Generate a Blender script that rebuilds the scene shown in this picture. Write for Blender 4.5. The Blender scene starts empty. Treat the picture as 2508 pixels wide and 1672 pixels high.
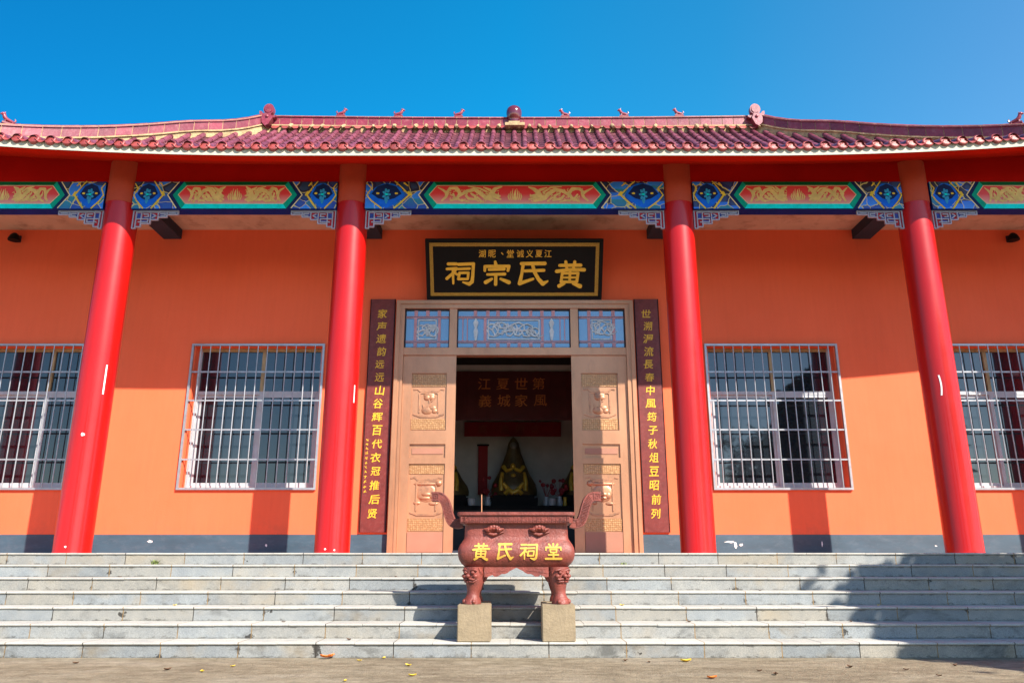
import bpy, bmesh, math, random
from mathutils import Vector, Matrix
R = math.radians
S = bpy.context.scene
COL = S.collection
rnd = random.Random(7)

# ------------------------------------------------------------------ camera, sky, sun, exposure
cam_d = bpy.data.cameras.new("camera")
cam = bpy.data.objects.new("camera", cam_d)
COL.objects.link(cam)
cam_d.sensor_width = 36.0
cam_d.lens = 1891.0 / 2508.0 * 36.0
cam_d.clip_start = 0.1
cam_d.clip_end = 3000
cam.location = (0, 0, 0.9955)
cam.rotation_euler = (R(90 + 15.587), 0, 0)
S.camera = cam

SUN = Vector((0.81, -1.0, 1.05)).normalized()          # towards the sun
w = bpy.data.worlds.new("World")
S.world = w
w.use_nodes = True
nt = w.node_tree
nt.nodes.clear()
sky = nt.nodes.new("ShaderNodeTexSky")
sky.sky_type = 'NISHITA'
sky.sun_disc = False
sky.sun_elevation = math.asin(SUN.z)
sky.sun_rotation = math.atan2(SUN.x, SUN.y)
sky.air_density = 1.0
sky.dust_density = 0.3
sky.ozone_density = 2.0
hs = nt.nodes.new("ShaderNodeHueSaturation")
hs.inputs['Saturation'].default_value = 1.25
bg = nt.nodes.new("ShaderNodeBackground")
bg.inputs['Strength'].default_value = 0.13
wo = nt.nodes.new("ShaderNodeOutputWorld")
# clear deep blue away from the sun, paler towards the sun side (east)
tcw = nt.nodes.new("ShaderNodeTexCoord")
sxw = nt.nodes.new("ShaderNodeSeparateXYZ")
mrw = nt.nodes.new("ShaderNodeMapRange")
mrw.inputs['From Min'].default_value = -1; mrw.inputs['From Max'].default_value = 1
rpw = nt.nodes.new("ShaderNodeValToRGB")
els = rpw.color_ramp.elements
els[0].position = 0.2; els[0].color = (0.03, 0.60, 0.72, 1)
els[1].position = 1.0; els[1].color = (1.0, 1.0, 1.0, 1)
for p_, c_ in ((0.5, (0.07, 1.0, 1.0, 1)), (0.62, (0.22, 1.0, 0.97, 1)), (0.76, (0.75, 1.0, 0.93, 1))):
    e_ = els.new(p_); e_.color = c_
mxw = nt.nodes.new("ShaderNodeMix"); mxw.data_type = 'RGBA'; mxw.blend_type = 'MULTIPLY'; mxw.inputs[0].default_value = 1.0
nt.links.new(tcw.outputs['Generated'], sxw.inputs[0])
nt.links.new(sxw.outputs['X'], mrw.inputs['Value'])
nt.links.new(mrw.outputs[0], rpw.inputs[0])
nt.links.new(sky.outputs[0], hs.inputs['Color'])
nt.links.new(hs.outputs[0], mxw.inputs[6])
mry = nt.nodes.new("ShaderNodeMapRange"); mry.interpolation_type = 'SMOOTHSTEP'
mry.inputs['From Min'].default_value = 0.25; mry.inputs['From Max'].default_value = -0.35
mxy = nt.nodes.new("ShaderNodeMix"); mxy.data_type = 'RGBA'; mxy.inputs[7].default_value = (0.97, 0.95, 0.93, 1)
nt.links.new(sxw.outputs['Y'], mry.inputs['Value'])
nt.links.new(mry.outputs[0], mxy.inputs[0]); nt.links.new(rpw.outputs[0], mxy.inputs[6])
nt.links.new(mxy.outputs[2], mxw.inputs[7])
nt.links.new(mxw.outputs[2], bg.inputs['Color'])
nt.links.new(bg.outputs[0], wo.inputs['Surface'])

sun_d = bpy.data.lights.new("sun", 'SUN')
sun_d.energy = 5.0
sun_d.angle = R(0.5)
sun_d.color = (1.0, 0.93, 0.82)
sun = bpy.data.objects.new("sun", sun_d)
COL.objects.link(sun)
sun.rotation_euler = (-SUN).to_track_quat('-Z', 'Y').to_euler()
sun.location = (20, -25, 30)

S.view_settings.view_transform = 'Standard'
S.view_settings.look = 'None'
S.view_settings.exposure = 1.08
S.view_settings.gamma = 1.0
S.cycles.max_bounces = 8
S.cycles.diffuse_bounces = 5

# ------------------------------------------------------------------ helpers
class MB:
    def __init__(s):
        s.v = []; s.f = []
    def add(s, verts, faces):
        o = len(s.v)
        s.v += [tuple(p) for p in verts]
        s.f += [tuple(i + o for i in f) for f in faces]
    def box(s, x0, x1, y0, y1, z0, z1):
        s.add([(x0,y0,z0),(x1,y0,z0),(x1,y1,z0),(x0,y1,z0),(x0,y0,z1),(x1,y0,z1),(x1,y1,z1),(x0,y1,z1)],
              [(0,3,2,1),(4,5,6,7),(0,1,5,4),(1,2,6,5),(2,3,7,6),(3,0,4,7)])
    def cyl(s, p, q, r0, r1=None, n=12, caps=True):
        r1 = r0 if r1 is None else r1
        p = Vector(p); q = Vector(q); a = (q - p).normalized()
        u = a.orthogonal().normalized(); w_ = a.cross(u)
        vs = []
        for c, r in ((p, r0), (q, r1)):
            for i in range(n):
                t = 2 * math.pi * i / n
                vs.append(c + u * (r * math.cos(t)) + w_ * (r * math.sin(t)))
        fs = [(i, (i + 1) % n, n + (i + 1) % n, n + i) for i in range(n)]
        if caps:
            fs += [tuple(range(n - 1, -1, -1)), tuple(range(n, 2 * n))]
        s.add(vs, fs)
    def loft(s, rings, closed=True, cap0=True, cap1=True):
        n = len(rings[0]); vs = [p for r in rings for p in r]; fs = []
        m = n if closed else n - 1
        for k in range(len(rings) - 1):
            for i in range(m):
                j = (i + 1) % n
                fs.append((k*n+i, k*n+j, (k+1)*n+j, (k+1)*n+i))
        if cap0: fs.append(tuple(range(n - 1, -1, -1)))
        if cap1: fs.append(tuple(range((len(rings)-1)*n, len(rings)*n)))
        s.add(vs, fs)
    def lathe(s, c, prof, n=24, sx=1.0, sy=1.0):
        rings = [[(c[0] + r*sx*math.cos(2*math.pi*i/n), c[1] + r*sy*math.sin(2*math.pi*i/n), c[2] + z) for i in range(n)] for r, z in prof]
        s.loft(rings)
    def ball(s, c, rx, ry=None, rz=None, n=12, m=8):
        ry = ry or rx; rz = rz or rx
        rings = []
        for k in range(m + 1):
            t = math.pi * (0.02 + 0.96 * k / m) - math.pi / 2
            rings.append([(c[0] + rx*math.cos(t)*math.cos(2*math.pi*i/n), c[1] + ry*math.cos(t)*math.sin(2*math.pi*i/n), c[2] + rz*math.sin(t)) for i in range(n)])
        s.loft(rings)
    def tube(s, pts, rs, n=8):
        pts = [Vector(p) for p in pts]; rings = []
        up = None
        for i, p in enumerate(pts):
            a = (pts[min(i+1, len(pts)-1)] - pts[max(i-1, 0)]).normalized()
            if up is None: up = a.orthogonal().normalized()
            up = (up - a * up.dot(a)).normalized()
            b = a.cross(up)
            r = rs[i] if isinstance(rs, (list, tuple)) else rs
            rings.append([p + up*(r*math.cos(2*math.pi*k/n)) + b*(r*math.sin(2*math.pi*k/n)) for k in range(n)])
        s.loft(rings)
    def prism(s, poly, fn, d0, d1):
        """poly: 2D outline; fn(a, b, d) -> 3D"""
        n = len(poly)
        vs = [fn(a, b, d0) for a, b in poly] + [fn(a, b, d1) for a, b in poly]
        s.add(vs, [tuple(range(n)), tuple(range(2*n-1, n-1, -1))] + [(i, (i+1) % n, n+(i+1) % n, n+i) for i in range(n)])
    def build(s, name, mat, parent=None, smooth=None, recalc=True):
        off = parent_loc(parent)
        me = bpy.data.meshes.new(name)
        me.from_pydata([(p[0]-off[0], p[1]-off[1], p[2]-off[2]) for p in s.v], [], s.f)
        if recalc:
            bm = bmesh.new(); bm.from_mesh(me)
            bmesh.ops.recalc_face_normals(bm, faces=bm.faces)
            bm.to_mesh(me); bm.free()
        if smooth is not None:
            me.polygons.foreach_set('use_smooth', [True] * len(me.polygons))
            if smooth < 179:
                me.set_sharp_from_angle(angle=R(smooth))
        me.materials.append(mat)
        o = bpy.data.objects.new(name, me)
        COL.objects.link(o)
        if parent is not None: o.parent = parent
        return o

def parent_loc(p):
    v = Vector((0, 0, 0))
    while p is not None:
        v += p.location; p = p.parent
    return v

def tag(o, label, cat, group=None):
    o['label'] = label; o['category'] = cat
    if group: o['group'] = group
    return o

def thing(name, loc, label, cat, group=None):
    o = bpy.data.objects.new(name, None); COL.objects.link(o); o.location = loc
    o.empty_display_size = 0.2
    return tag(o, label, cat, group)

def kids(o):
    return [c for c in bpy.data.objects if c.parent == o]

def copy_tree(o, parent=None, loc=None):
    c = o.copy(); COL.objects.link(c); c.parent = parent
    if loc is not None: c.location = loc
    for ch in kids(o):
        if ch is not c: copy_tree(ch, c)
    return c

# ------------------------------------------------------------------ materials
def ramp(N, L, src, stops):
    r = N.new('ShaderNodeValToRGB')
    e = r.color_ramp.elements
    while len(e) > 1: e.remove(e[-1])
    e[0].position = stops[0][0]; e[0].color = stops[0][1]
    for p, c in stops[1:]:
        q = e.new(p); q.color = c
    L.new(src, r.inputs[0])
    return r.outputs[0]

def c4(c): return (c[0], c[1], c[2], 1)

def mixc(N, L, a, b, f, mode='MIX'):
    m = N.new('ShaderNodeMix'); m.data_type = 'RGBA'; m.blend_type = mode
    for sock, val in ((m.inputs[0], f), (m.inputs[6], a), (m.inputs[7], b)):
        if hasattr(val, 'links') or isinstance(val, bpy.types.NodeSocket): L.new(val, sock)
        elif isinstance(val, (int, float)): sock.default_value = val
        else: sock.default_value = c4(val)
    return m.outputs[2]

def noise(N, L, co, scale, detail=5, rough=0.6, dist=0.0):
    n = N.new('ShaderNodeTexNoise'); n.inputs['Scale'].default_value = scale
    n.inputs['Detail'].default_value = detail; n.inputs['Roughness'].default_value = rough
    n.inputs['Distortion'].default_value = dist
    L.new(co, n.inputs['Vector'])
    return n.outputs['Fac']

def math_(N, L, op, a, b=0.0, clamp=False):
    m = N.new('ShaderNodeMath'); m.operation = op; m.use_clamp = clamp
    for s_, v in ((m.inputs[0], a), (m.inputs[1], b)):
        if isinstance(v, bpy.types.NodeSocket): L.new(v, s_)
        else: s_.default_value = v
    return m.outputs[0]

def vscale(N, L, co, sc):
    m = N.new('ShaderNodeMapping'); m.inputs['Scale'].default_value = sc
    L.new(co, m.inputs['Vector'])
    return m.outputs[0]

def base(name, rough=0.5, metal=0.0, spec=0.5, coat=0.0):
    m = bpy.data.materials.new(name); m.use_nodes = True
    N = m.node_tree.nodes; L = m.node_tree.links
    b = N['Principled BSDF']
    b.inputs['Roughness'].default_value = rough
    b.inputs['Metallic'].default_value = metal
    b.inputs['Specular IOR Level'].default_value = spec
    b.inputs['Coat Weight'].default_value = coat
    b.inputs['Coat Roughness'].default_value = 0.09
    tc = N.new('ShaderNodeTexCoord')
    return m, N, L, b, tc.outputs['Object']

def bump(N, L, b, h, strength, dist=0.02):
    n = N.new('ShaderNodeBump'); n.inputs['Strength'].default_value = strength; n.inputs['Distance'].default_value = dist
    L.new(h, n.inputs['Height']); L.new(n.outputs[0], b.inputs['Normal'])

def mat(name, col, rough=0.5, metal=0.0, spec=0.5, var=0.15, scale=3.0, bmp=0.0, bscale=None, coat=0.0, dirt=None, dirtamt=0.0, stretch=(1,1,1), island=0.0):
    m, N, L, b, co = base(name, rough, metal, spec, coat)
    co2 = vscale(N, L, co, stretch)
    f = noise(N, L, co2, scale)
    lo = tuple(max(0, c * (1 - var)) for c in col); hi = tuple(min(1, c * (1 + var)) for c in col)
    c = ramp(N, L, f, [(0.3, c4(lo)), (0.7, c4(hi))])
    if dirt:
        f2 = noise(N, L, co2, scale * 2.7, 8, 0.7)
        k = ramp(N, L, f2, [(0.5, (0,0,0,1)), (0.72, (dirtamt,)*3 + (1,))])
        c = mixc(N, L, c, dirt, k)
    if island:
        ge = N.new('ShaderNodeNewGeometry')
        c = mixc(N, L, c, ramp(N, L, ge.outputs['Random Per Island'], [(0, (1-island, 1-island*1.2, 1-island, 1)), (0.5, (1, 1, 1, 1)), (0.85, (1+island*.6, 1+island*.8, 1+island*.7, 1)), (1, (1+island*1.2, 1+island*2.2, 1+island*1.6, 1))]), 1.0, 'MULTIPLY')
    L.new(c, b.inputs['Base Color'])
    if bmp:
        bump(N, L, b, noise(N, L, co, bscale or scale * 8, 6), bmp)
    fr = noise(N, L, co, scale * 1.7)
    mr = N.new('ShaderNodeMapRange'); mr.inputs['To Min'].default_value = max(0.02, rough - 0.08); mr.inputs['To Max'].default_value = min(1, rough + 0.08)
    L.new(fr, mr.inputs['Value']); L.new(mr.outputs[0], b.inputs['Roughness'])
    return m

M = {}
M['red'] = mat('red_gloss_paint', (0.46, 0.0055, 0.0045), 0.36, spec=0.3, var=0.22, scale=2.0, coat=0.3, stretch=(1,1,0.12), bmp=0.04, bscale=6, dirt=(0.30, 0.006, 0.006), dirtamt=0.5)
M['colorange'] = mat('orange_column_top_paint', (0.42, 0.045, 0.011), 0.7, var=0.08)
M['frieze'] = mat('dark_red_frieze_paint', (0.42, 0.006, 0.003), 0.9, spec=0.05, var=0.12, scale=1.5)
M['soffit'] = mat('red_soffit_paint', (0.46, 0.018, 0.007), 0.9, spec=0.0, var=0.12, scale=1.5)
M['floor'] = mat('red_bounce_floor', (0.46, 0.08, 0.05), 0.7, var=0.2)  # unseen floor made red so its bounce reddens the porch shade
M['ceiling'] = mat('beige_ceiling_plaster', (0.50, 0.36, 0.25), 0.85, var=0.15, scale=1.2, dirt=(0.22,0.13,0.08), dirtamt=0.7)
M['navy'] = mat('navy_paint', (0.004, 0.018, 0.16), 0.7, spec=0.1, var=0.2)
M['darkgrey'] = mat('dark_grey_paint', (0.028, 0.036, 0.055), 0.7, spec=0.2, var=0.2)
M['fascia'] = mat('cream_mortar', (0.50, 0.45, 0.36), 0.85, var=0.12, scale=5, dirt=(0.4,0.33,0.24), dirtamt=0.5, bmp=0.3, bscale=30)
M['mortar'] = mat('yellow_mortar', (0.42, 0.29, 0.15), 0.9, var=0.3, scale=6, dirt=(0.14,0.09,0.06), dirtamt=0.8, bmp=0.6, bscale=25)
M['tile'] = mat('maroon_glazed_tile', (0.175, 0.036, 0.06), 0.36, var=0.3, scale=9, dirt=(0.27,0.13,0.15), dirtamt=0.6, bmp=0.15, bscale=40, island=0.28)
M['pan'] = mat('dark_maroon_tile', (0.13, 0.03, 0.045), 0.45, var=0.35, scale=12, dirt=(0.22,0.11,0.10), dirtamt=0.7, bmp=0.2, bscale=40, island=0.35)
M['tilered'] = mat('red_tile_end', (0.29, 0.05, 0.045), 0.4, var=0.25, scale=7, bmp=0.35, bscale=60, island=0.3)
M['ridge'] = mat('pink_red_ridge_tile', (0.21, 0.026, 0.045), 0.34, var=0.25, scale=4, dirt=(0.4,0.2,0.19), dirtamt=0.35, bmp=0.1, bscale=20, island=0.2)
M['ball'] = mat('maroon_glaze', (0.11, 0.010, 0.018), 0.15, var=0.15, coat=0.8)
M['plinth'] = mat('slate_blue_plinth_paint', (0.038, 0.075, 0.106), 0.6, var=0.22, scale=2.5, dirt=(0.12,0.15,0.18), dirtamt=0.35, stretch=(0.6,1,1.5))
M['steel'] = mat('galvanised_steel', (0.37, 0.38, 0.40), 0.38, metal=0.5, var=0.15, scale=8)
M['pvc'] = mat('white_window_frame', (0.42, 0.435, 0.46), 0.4, var=0.12, scale=5)
M['film'] = mat('yellowed_frame', (0.36, 0.26, 0.12), 0.5, var=0.25, scale=9)
M['black'] = mat('black_lacquer', (0.006, 0.006, 0.007), 0.5, spec=0.12, var=0.2)
M['gold'] = mat('gold_leaf_lettering', (0.74, 0.44, 0.03), 0.42, metal=0.05, var=0.12, scale=8)
M['goldtrim'] = None
M['maroon'] = mat('maroon_board', (0.15, 0.022, 0.018), 0.45, var=0.25, scale=6, dirt=(0.24,0.07,0.06), dirtamt=0.5, bmp=0.08, bscale=30)
M['copper'] = mat('copper_door_metal', (0.50, 0.25, 0.138), 0.40, metal=0.5, var=0.16, scale=1.6, dirt=(0.24,0.12,0.07), dirtamt=0.35, stretch=(1,1,0.35))
M['copperdark'] = mat('tarnished_copper_relief', (0.46, 0.225, 0.125), 0.44, metal=0.45, var=0.25, scale=4, dirt=(0.13,0.085,0.06), dirtamt=0.75)
M['goldpaint'] = mat('dull_gold_paint', (0.60, 0.36, 0.05), 0.5, var=0.2, scale=12, dirt=(0.3,0.12,0.05), dirtamt=0.4)
M['pinkcopper'] = mat('pink_kick_plate', (0.36, 0.165, 0.105), 0.5, metal=0.1, var=0.08)
M['lattice'] = mat('mauve_lattice', (0.50, 0.26, 0.30), 0.5, var=0.15, scale=9)
M['iron'] = mat('red_oxide_iron', (0.20, 0.043, 0.030), 0.5, metal=0.0, var=0.28, scale=5, dirt=(0.075,0.018,0.014), dirtamt=0.8, bmp=0.35, bscale=45)
M['concrete'] = mat('cast_concrete', (0.26, 0.20, 0.125), 0.9, var=0.2, scale=4, dirt=(0.16,0.12,0.08), dirtamt=0.5, bmp=0.4, bscale=35)
M['white'] = mat('white_paper', (0.8, 0.78, 0.75), 0.8, var=0.05)
M['innerwall'] = mat('inner_plaster', (0.52, 0.50, 0.46), 0.9, var=0.1)
M['innerfloor'] = mat('inner_floor_tile', (0.07, 0.065, 0.06), 0.5, var=0.2)
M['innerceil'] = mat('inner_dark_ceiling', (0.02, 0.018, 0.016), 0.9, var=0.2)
M['darkbanner'] = mat('dark_maroon_banner', (0.075, 0.006, 0.006), 0.75, var=0.2)
M['redbanner'] = mat('red_banner', (0.30, 0.010, 0.012), 0.75, var=0.15)
M['faint'] = mat('faded_orange_letter', (0.50, 0.15, 0.03), 0.7, var=0.2)
M['faint2'] = mat('faded_brown_letter', (0.30, 0.05, 0.02), 0.7, var=0.2)
M['statue'] = mat('dark_bronze_robe', (0.12, 0.08, 0.028), 0.42, metal=0.3, var=0.3, scale=8)
M['goldrobe'] = mat('gold_painted_robe', (0.58, 0.36, 0.04), 0.35, metal=0.25, var=0.3, scale=8)
M['altar'] = mat('dark_altar_wood', (0.009, 0.008, 0.009), 0.6, spec=0.1, var=0.2)
M['altarcloth'] = mat('slate_altar_front', (0.014, 0.017, 0.028), 0.5, var=0.2)
M['flower'] = mat('red_silk_flower', (0.26, 0.015, 0.02), 0.7, var=0.4, scale=15)
M['porcelain'] = mat('grey_porcelain', (0.45, 0.47, 0.5), 0.3, var=0.1)
M['incense'] = mat('incense_stick', (0.62, 0.28, 0.14), 0.8, var=0.1)
M['leafor'] = mat('orange_leaf', (0.75, 0.20, 0.03), 0.6, var=0.3, scale=30)
M['leafye'] = mat('yellow_leaf', (0.72, 0.50, 0.05), 0.6, var=0.25, scale=30)
M['leafbr'] = mat('brown_leaf', (0.12, 0.06, 0.03), 0.7, var=0.3, scale=30)
M['weed'] = mat('weed_green', (0.16, 0.20, 0.05), 0.7, var=0.3, scale=30)
M['bark'] = mat('tree_bark', (0.12, 0.085, 0.06), 0.9, var=0.3, scale=8, bmp=0.5)
M['foliage'] = mat('tree_leaves', (0.055, 0.10, 0.03), 0.6, var=0.4, scale=2)
for k, c in dict(green=(0.0,0.09,0.025), teal=(0.0,0.66,0.63), midgreen=(0.0,0.30,0.20), blue=(0.006,0.13,0.68), deepblue=(0.006,0.02,0.09),
                 sky=(0.03,0.28,0.52), yellow=(0.72,0.50,0.05), cream=(0.75,0.62,0.35), dragon=(0.72,0.50,0.17), brwhite=(0.36,0.34,0.41), brred=(0.45,0.02,0.03),
                 brblue=(0.04,0.07,0.28)).items():
    M['p_' + k] = mat('paint_' + k, c, 0.6, spec=0.12, var=0.15, scale=12)

def m_gradient(name, lo, hi, z0, z1):
    """vertical fade from one colour to another"""
    m, N, L, b, co = base(name, 0.4)
    sep = N.new('ShaderNodeSeparateXYZ'); L.new(co, sep.inputs[0])
    mr = N.new('ShaderNodeMapRange'); mr.inputs['From Min'].default_value = z0; mr.inputs['From Max'].default_value = z1
    L.new(sep.outputs['Z'], mr.inputs['Value'])
    c = ramp(N, L, mr.outputs[0], [(0.0, c4(lo)), (0.55, c4(hi))])
    n = noise(N, L, co, 20)
    c = mixc(N, L, c, (0.5, 0.1, 0.06), math_(N, L, 'MULTIPLY', n, 0.25))
    L.new(c, b.inputs['Base Color'])
    return m

def m_wall():
    m, N, L, b, co = base('orange_wall_paint', 0.8, spec=0.3)
    f = noise(N, L, co, 0.7, 6, 0.6)
    c = ramp(N, L, f, [(0.3, (0.84, 0.132, 0.049, 1)), (0.7, (0.90, 0.148, 0.061, 1))])
    f2 = noise(N, L, vscale(N, L, co, (3, 3, 0.5)), 2.0, 6, 0.7)
    k = ramp(N, L, f2, [(0.55, (0,0,0,1)), (0.8, (0.25,)*3 + (1,))])
    c = mixc(N, L, c, (0.66, 0.10, 0.043), k)
    rs = noise(N, L, vscale(N, L, co, (9, 9, 0.7)), 1.6, 4, 0.6)
    c = mixc(N, L, c, ramp(N, L, rs, [(0.35, (0.93,0.92,0.92,1)), (0.65, (1.03,1.05,1.06,1))]), 0.3, 'MULTIPLY')
    sp = N.new('ShaderNodeSeparateXYZ'); L.new(co, sp.inputs[0])
    lo_ = N.new('ShaderNodeMapRange'); lo_.inputs['From Min'].default_value = 1.75; lo_.inputs['From Max'].default_value = 1.35; L.new(sp.outputs['Z'], lo_.inputs['Value'])
    sd = noise(N, L, co, 6, 7, 0.75)
    c = mixc(N, L, c, (0.42, 0.12, 0.07), math_(N, L, 'MULTIPLY', math_(N, L, 'MULTIPLY', ramp(N, L, sd, [(0.45, (0,0,0,1)), (0.7, (1,1,1,1))]), lo_.outputs[0]), 0.35))
    L.new(c, b.inputs['Base Color'])
    bump(N, L, b, noise(N, L, co, 45, 5), 0.12)
    return m
M['wall'] = m_wall()

def m_stone(name, dark=1.0, tread=False):
    m, N, L, b, co = base(name, 0.7, spec=0.3)
    sep = N.new('ShaderNodeSeparateXYZ'); L.new(co, sep.inputs[0])
    # slab id and distance to the joint (slabs are 0.8 m wide)
    q = math_(N, L, 'DIVIDE', math_(N, L, 'ADD', sep.outputs['X'], 0.42), 0.8)
    idx = math_(N, L, 'FLOOR', q)
    fr = math_(N, L, 'SUBTRACT', q, idx)
    dj = math_(N, L, 'MULTIPLY', math_(N, L, 'MINIMUM', fr, math_(N, L, 'SUBTRACT', 1.0, fr)), 0.8)
    row = math_(N, L, 'FLOOR', math_(N, L, 'DIVIDE', math_(N, L, 'ADD', sep.outputs['Z'], 0.02 if tread else 0.0), 0.15))
    cv = N.new('ShaderNodeCombineXYZ'); L.new(idx, cv.inputs[0]); L.new(row, cv.inputs[1])
    wn = N.new('ShaderNodeTexWhiteNoise'); wn.noise_dimensions = '3D'; L.new(cv.outputs[0], wn.inputs['Vector'])
    if tread:
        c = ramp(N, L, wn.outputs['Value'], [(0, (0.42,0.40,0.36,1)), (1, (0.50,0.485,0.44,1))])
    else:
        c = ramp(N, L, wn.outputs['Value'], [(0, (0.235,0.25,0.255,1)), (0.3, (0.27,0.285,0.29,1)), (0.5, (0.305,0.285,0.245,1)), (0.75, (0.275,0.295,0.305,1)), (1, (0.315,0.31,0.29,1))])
    # granite speckle
    sp = noise(N, L, co, 130, 2, 0.8)
    c = mixc(N, L, c, ramp(N, L, sp, [(0.35, (0.35,0.36,0.38,1)), (0.6, (1,1,1,1))]), 0.55, 'MULTIPLY')
    bl = noise(N, L, co, 5, 6, 0.65)
    c = mixc(N, L, c, ramp(N, L, bl, [(0.35, (0.72,0.74,0.76,1)), (0.65, (1.08,1.05,1.0,1))]), 0.6, 'MULTIPLY')
    # damp black stains: patches, more of them low down on the flight
    st = noise(N, L, vscale(N, L, co, (1.0, 1, 1.6)), 1.7, 7, 0.7, 0.4)
    zf = N.new('ShaderNodeMapRange'); zf.inputs['From Min'].default_value = 1.0; zf.inputs['From Max'].default_value = 0.1
    zf.inputs['To Min'].default_value = 0.15; zf.inputs['To Max'].default_value = 0.8
    L.new(sep.outputs['Z'], zf.inputs['Value'])
    k = math_(N, L, 'MULTIPLY', ramp(N, L, st, [(0.53, (0,0,0,1)), (0.66, (1,1,1,1))]), zf.outputs[0])
    if not tread:
        c = mixc(N, L, c, (0.075, 0.075, 0.07), k)
        # ochre run-off
        oc = noise(N, L, co, 1.1, 5, 0.6)
        c = mixc(N, L, c, (0.30, 0.225, 0.13), math_(N, L, 'MULTIPLY', ramp(N, L, oc, [(0.52, (0,0,0,1)), (0.7, (1,1,1,1))]), 0.45))
        # grime spreading from joint
        jn = noise(N, L, co, 9, 4, 0.7)
        jr = noise(N, L, vscale(N, L, co, (1.3, 1, 6.7)), 1.0, 1)
        wd = math_(N, L, 'MULTIPLY', math_(N, L, 'POWER', jn, 5.0), math_(N, L, 'MULTIPLY', math_(N, L, 'SUBTRACT', jr, 0.49, True), 4.5))
        jm = math_(N, L, 'MULTIPLY', math_(N, L, 'SUBTRACT', wd, dj, True), 45.0, True)
        c = mixc(N, L, c, (0.022, 0.019, 0.016), math_(N, L, 'MULTIPLY', jm, 0.9))
        # grime collecting along the foot and just under the nosing
        zz = math_(N, L, 'FRACT', math_(N, L, 'DIVIDE', sep.outputs['Z'], 0.15))
        edge = math_(N, L, 'MINIMUM', zz, math_(N, L, 'SUBTRACT', 0.86, zz))
        gn = math_(N, L, 'POWER', noise(N, L, vscale(N, L, co, (1, 1, 2)), 11, 6, 0.75), 4.0)
        gm = math_(N, L, 'MULTIPLY', math_(N, L, 'SUBTRACT', math_(N, L, 'MULTIPLY', gn, 1.5), edge, True), 9.0, True)
        c = mixc(N, L, c, (0.05, 0.045, 0.036), math_(N, L, 'MULTIPLY', gm, 0.65))
    j0 = math_(N, L, 'LESS_THAN', dj, 0.0050)
    jc = ramp(N, L, noise(N, L, co, 2.3), [(0.48, (0.22, 0.14, 0.06, 1)), (0.54, (0.03, 0.025, 0.02, 1))])
    c = mixc(N, L, c, jc, j0)
    L.new(c, b.inputs['Base Color'])
    bump(N, L, b, noise(N, L, co, 70, 4), 0.15)
    return m
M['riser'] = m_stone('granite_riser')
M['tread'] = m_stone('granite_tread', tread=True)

def m_ground():
    m, N, L, b, co = base('courtyard_concrete', 0.9, spec=0.2)
    f = noise(N, L, vscale(N, L, co, (0.5, 1, 1)), 1.4, 8, 0.65, 0.3)
    c = ramp(N, L, f, [(0.3, (0.19,0.148,0.10,1)), (0.5, (0.29,0.24,0.165,1)), (0.72, (0.36,0.31,0.235,1))])
    f2 = noise(N, L, vscale(N, L, co, (0.35, 1, 1)), 9, 6, 0.7)
    c = mixc(N, L, c, ramp(N, L, f2, [(0.35, (0.6,0.56,0.52,1)), (0.65, (1.1,1.08,1.05,1))]), 0.7, 'MULTIPLY')
    f3 = noise(N, L, co, 45, 3, 0.8)
    c = mixc(N, L, c, ramp(N, L, f3, [(0.32, (0.35,0.32,0.3,1)), (0.45, (1,1,1,1))]), 0.6, 'MULTIPLY')
    L.new(c, b.inputs['Base Color'])
    cr_ = N.new('ShaderNodeTexVoronoi'); cr_.feature = 'DISTANCE_TO_EDGE'; cr_.inputs['Scale'].default_value = 0.55
    dn = N.new('ShaderNodeTexNoise'); dn.inputs['Scale'].default_value = 2.2; dn.inputs['Detail'].default_value = 6; L.new(co, dn.inputs['Vector'])
    ad = N.new('ShaderNodeVectorMath'); ad.operation = 'MULTIPLY_ADD'; ad.inputs[1].default_value = (0.5, 0.5, 0); L.new(dn.outputs['Color'], ad.inputs[0]); L.new(co, ad.inputs[2])
    L.new(ad.outputs[0], cr_.inputs['Vector'])
    c = mixc(N, L, c, (0.12, 0.095, 0.065), math_(N, L, 'MULTIPLY', math_(N, L, 'LESS_THAN', cr_.outputs['Distance'], 0.003), 0.35))
    f5 = noise(N, L, co, 5.5, 9, 0.8)
    c = mixc(N, L, c, ramp(N, L, f5, [(0.34, (0.62,0.6,0.57,1)), (0.5, (1,1,1,1)), (0.66, (1.28,1.27,1.25,1))]), 0.8, 'MULTIPLY')
    f4 = noise(N, L, vscale(N, L, co, (0.6, 1, 1)), 24, 5, 0.75)
    c = mixc(N, L, c, (0.5, 0.46, 0.38), math_(N, L, 'MULTIPLY', ramp(N, L, f4, [(0.6, (0,0,0,1)), (0.68, (1,1,1,1))]), 0.5))
    c = mixc(N, L, c, (0.085, 0.065, 0.045), math_(N, L, 'MULTIPLY', ramp(N, L, f4, [(0.33, (1,1,1,1)), (0.42, (0,0,0,1))]), 0.55))
    L.new(c, b.inputs['Base Color'])
    bump(N, L, b, noise(N, L, co, 14, 8, 0.75), 0.8, 0.04)
    return m
M['ground'] = m_ground()

def m_glass(name, col, rough, ior, spec=0.5, metal=0.0):
    m, N, L, b, co = base(name, rough, metal, spec)
    b.inputs['Base Color'].default_value = c4(col)
    b.inputs['IOR'].default_value = ior
    n = noise(N, L, co, 1.3, 2)
    bump(N, L, b, n, 0.02, 0.1)
    return m
M['glass'] = m_glass('dark_window_glass', (0.012, 0.016, 0.022), 0.03, 1.75)
M['blueglass'] = m_glass('blue_mirror_glass', (0.19, 0.27, 0.33), 0.08, 1.6, metal=0.5)

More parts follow.
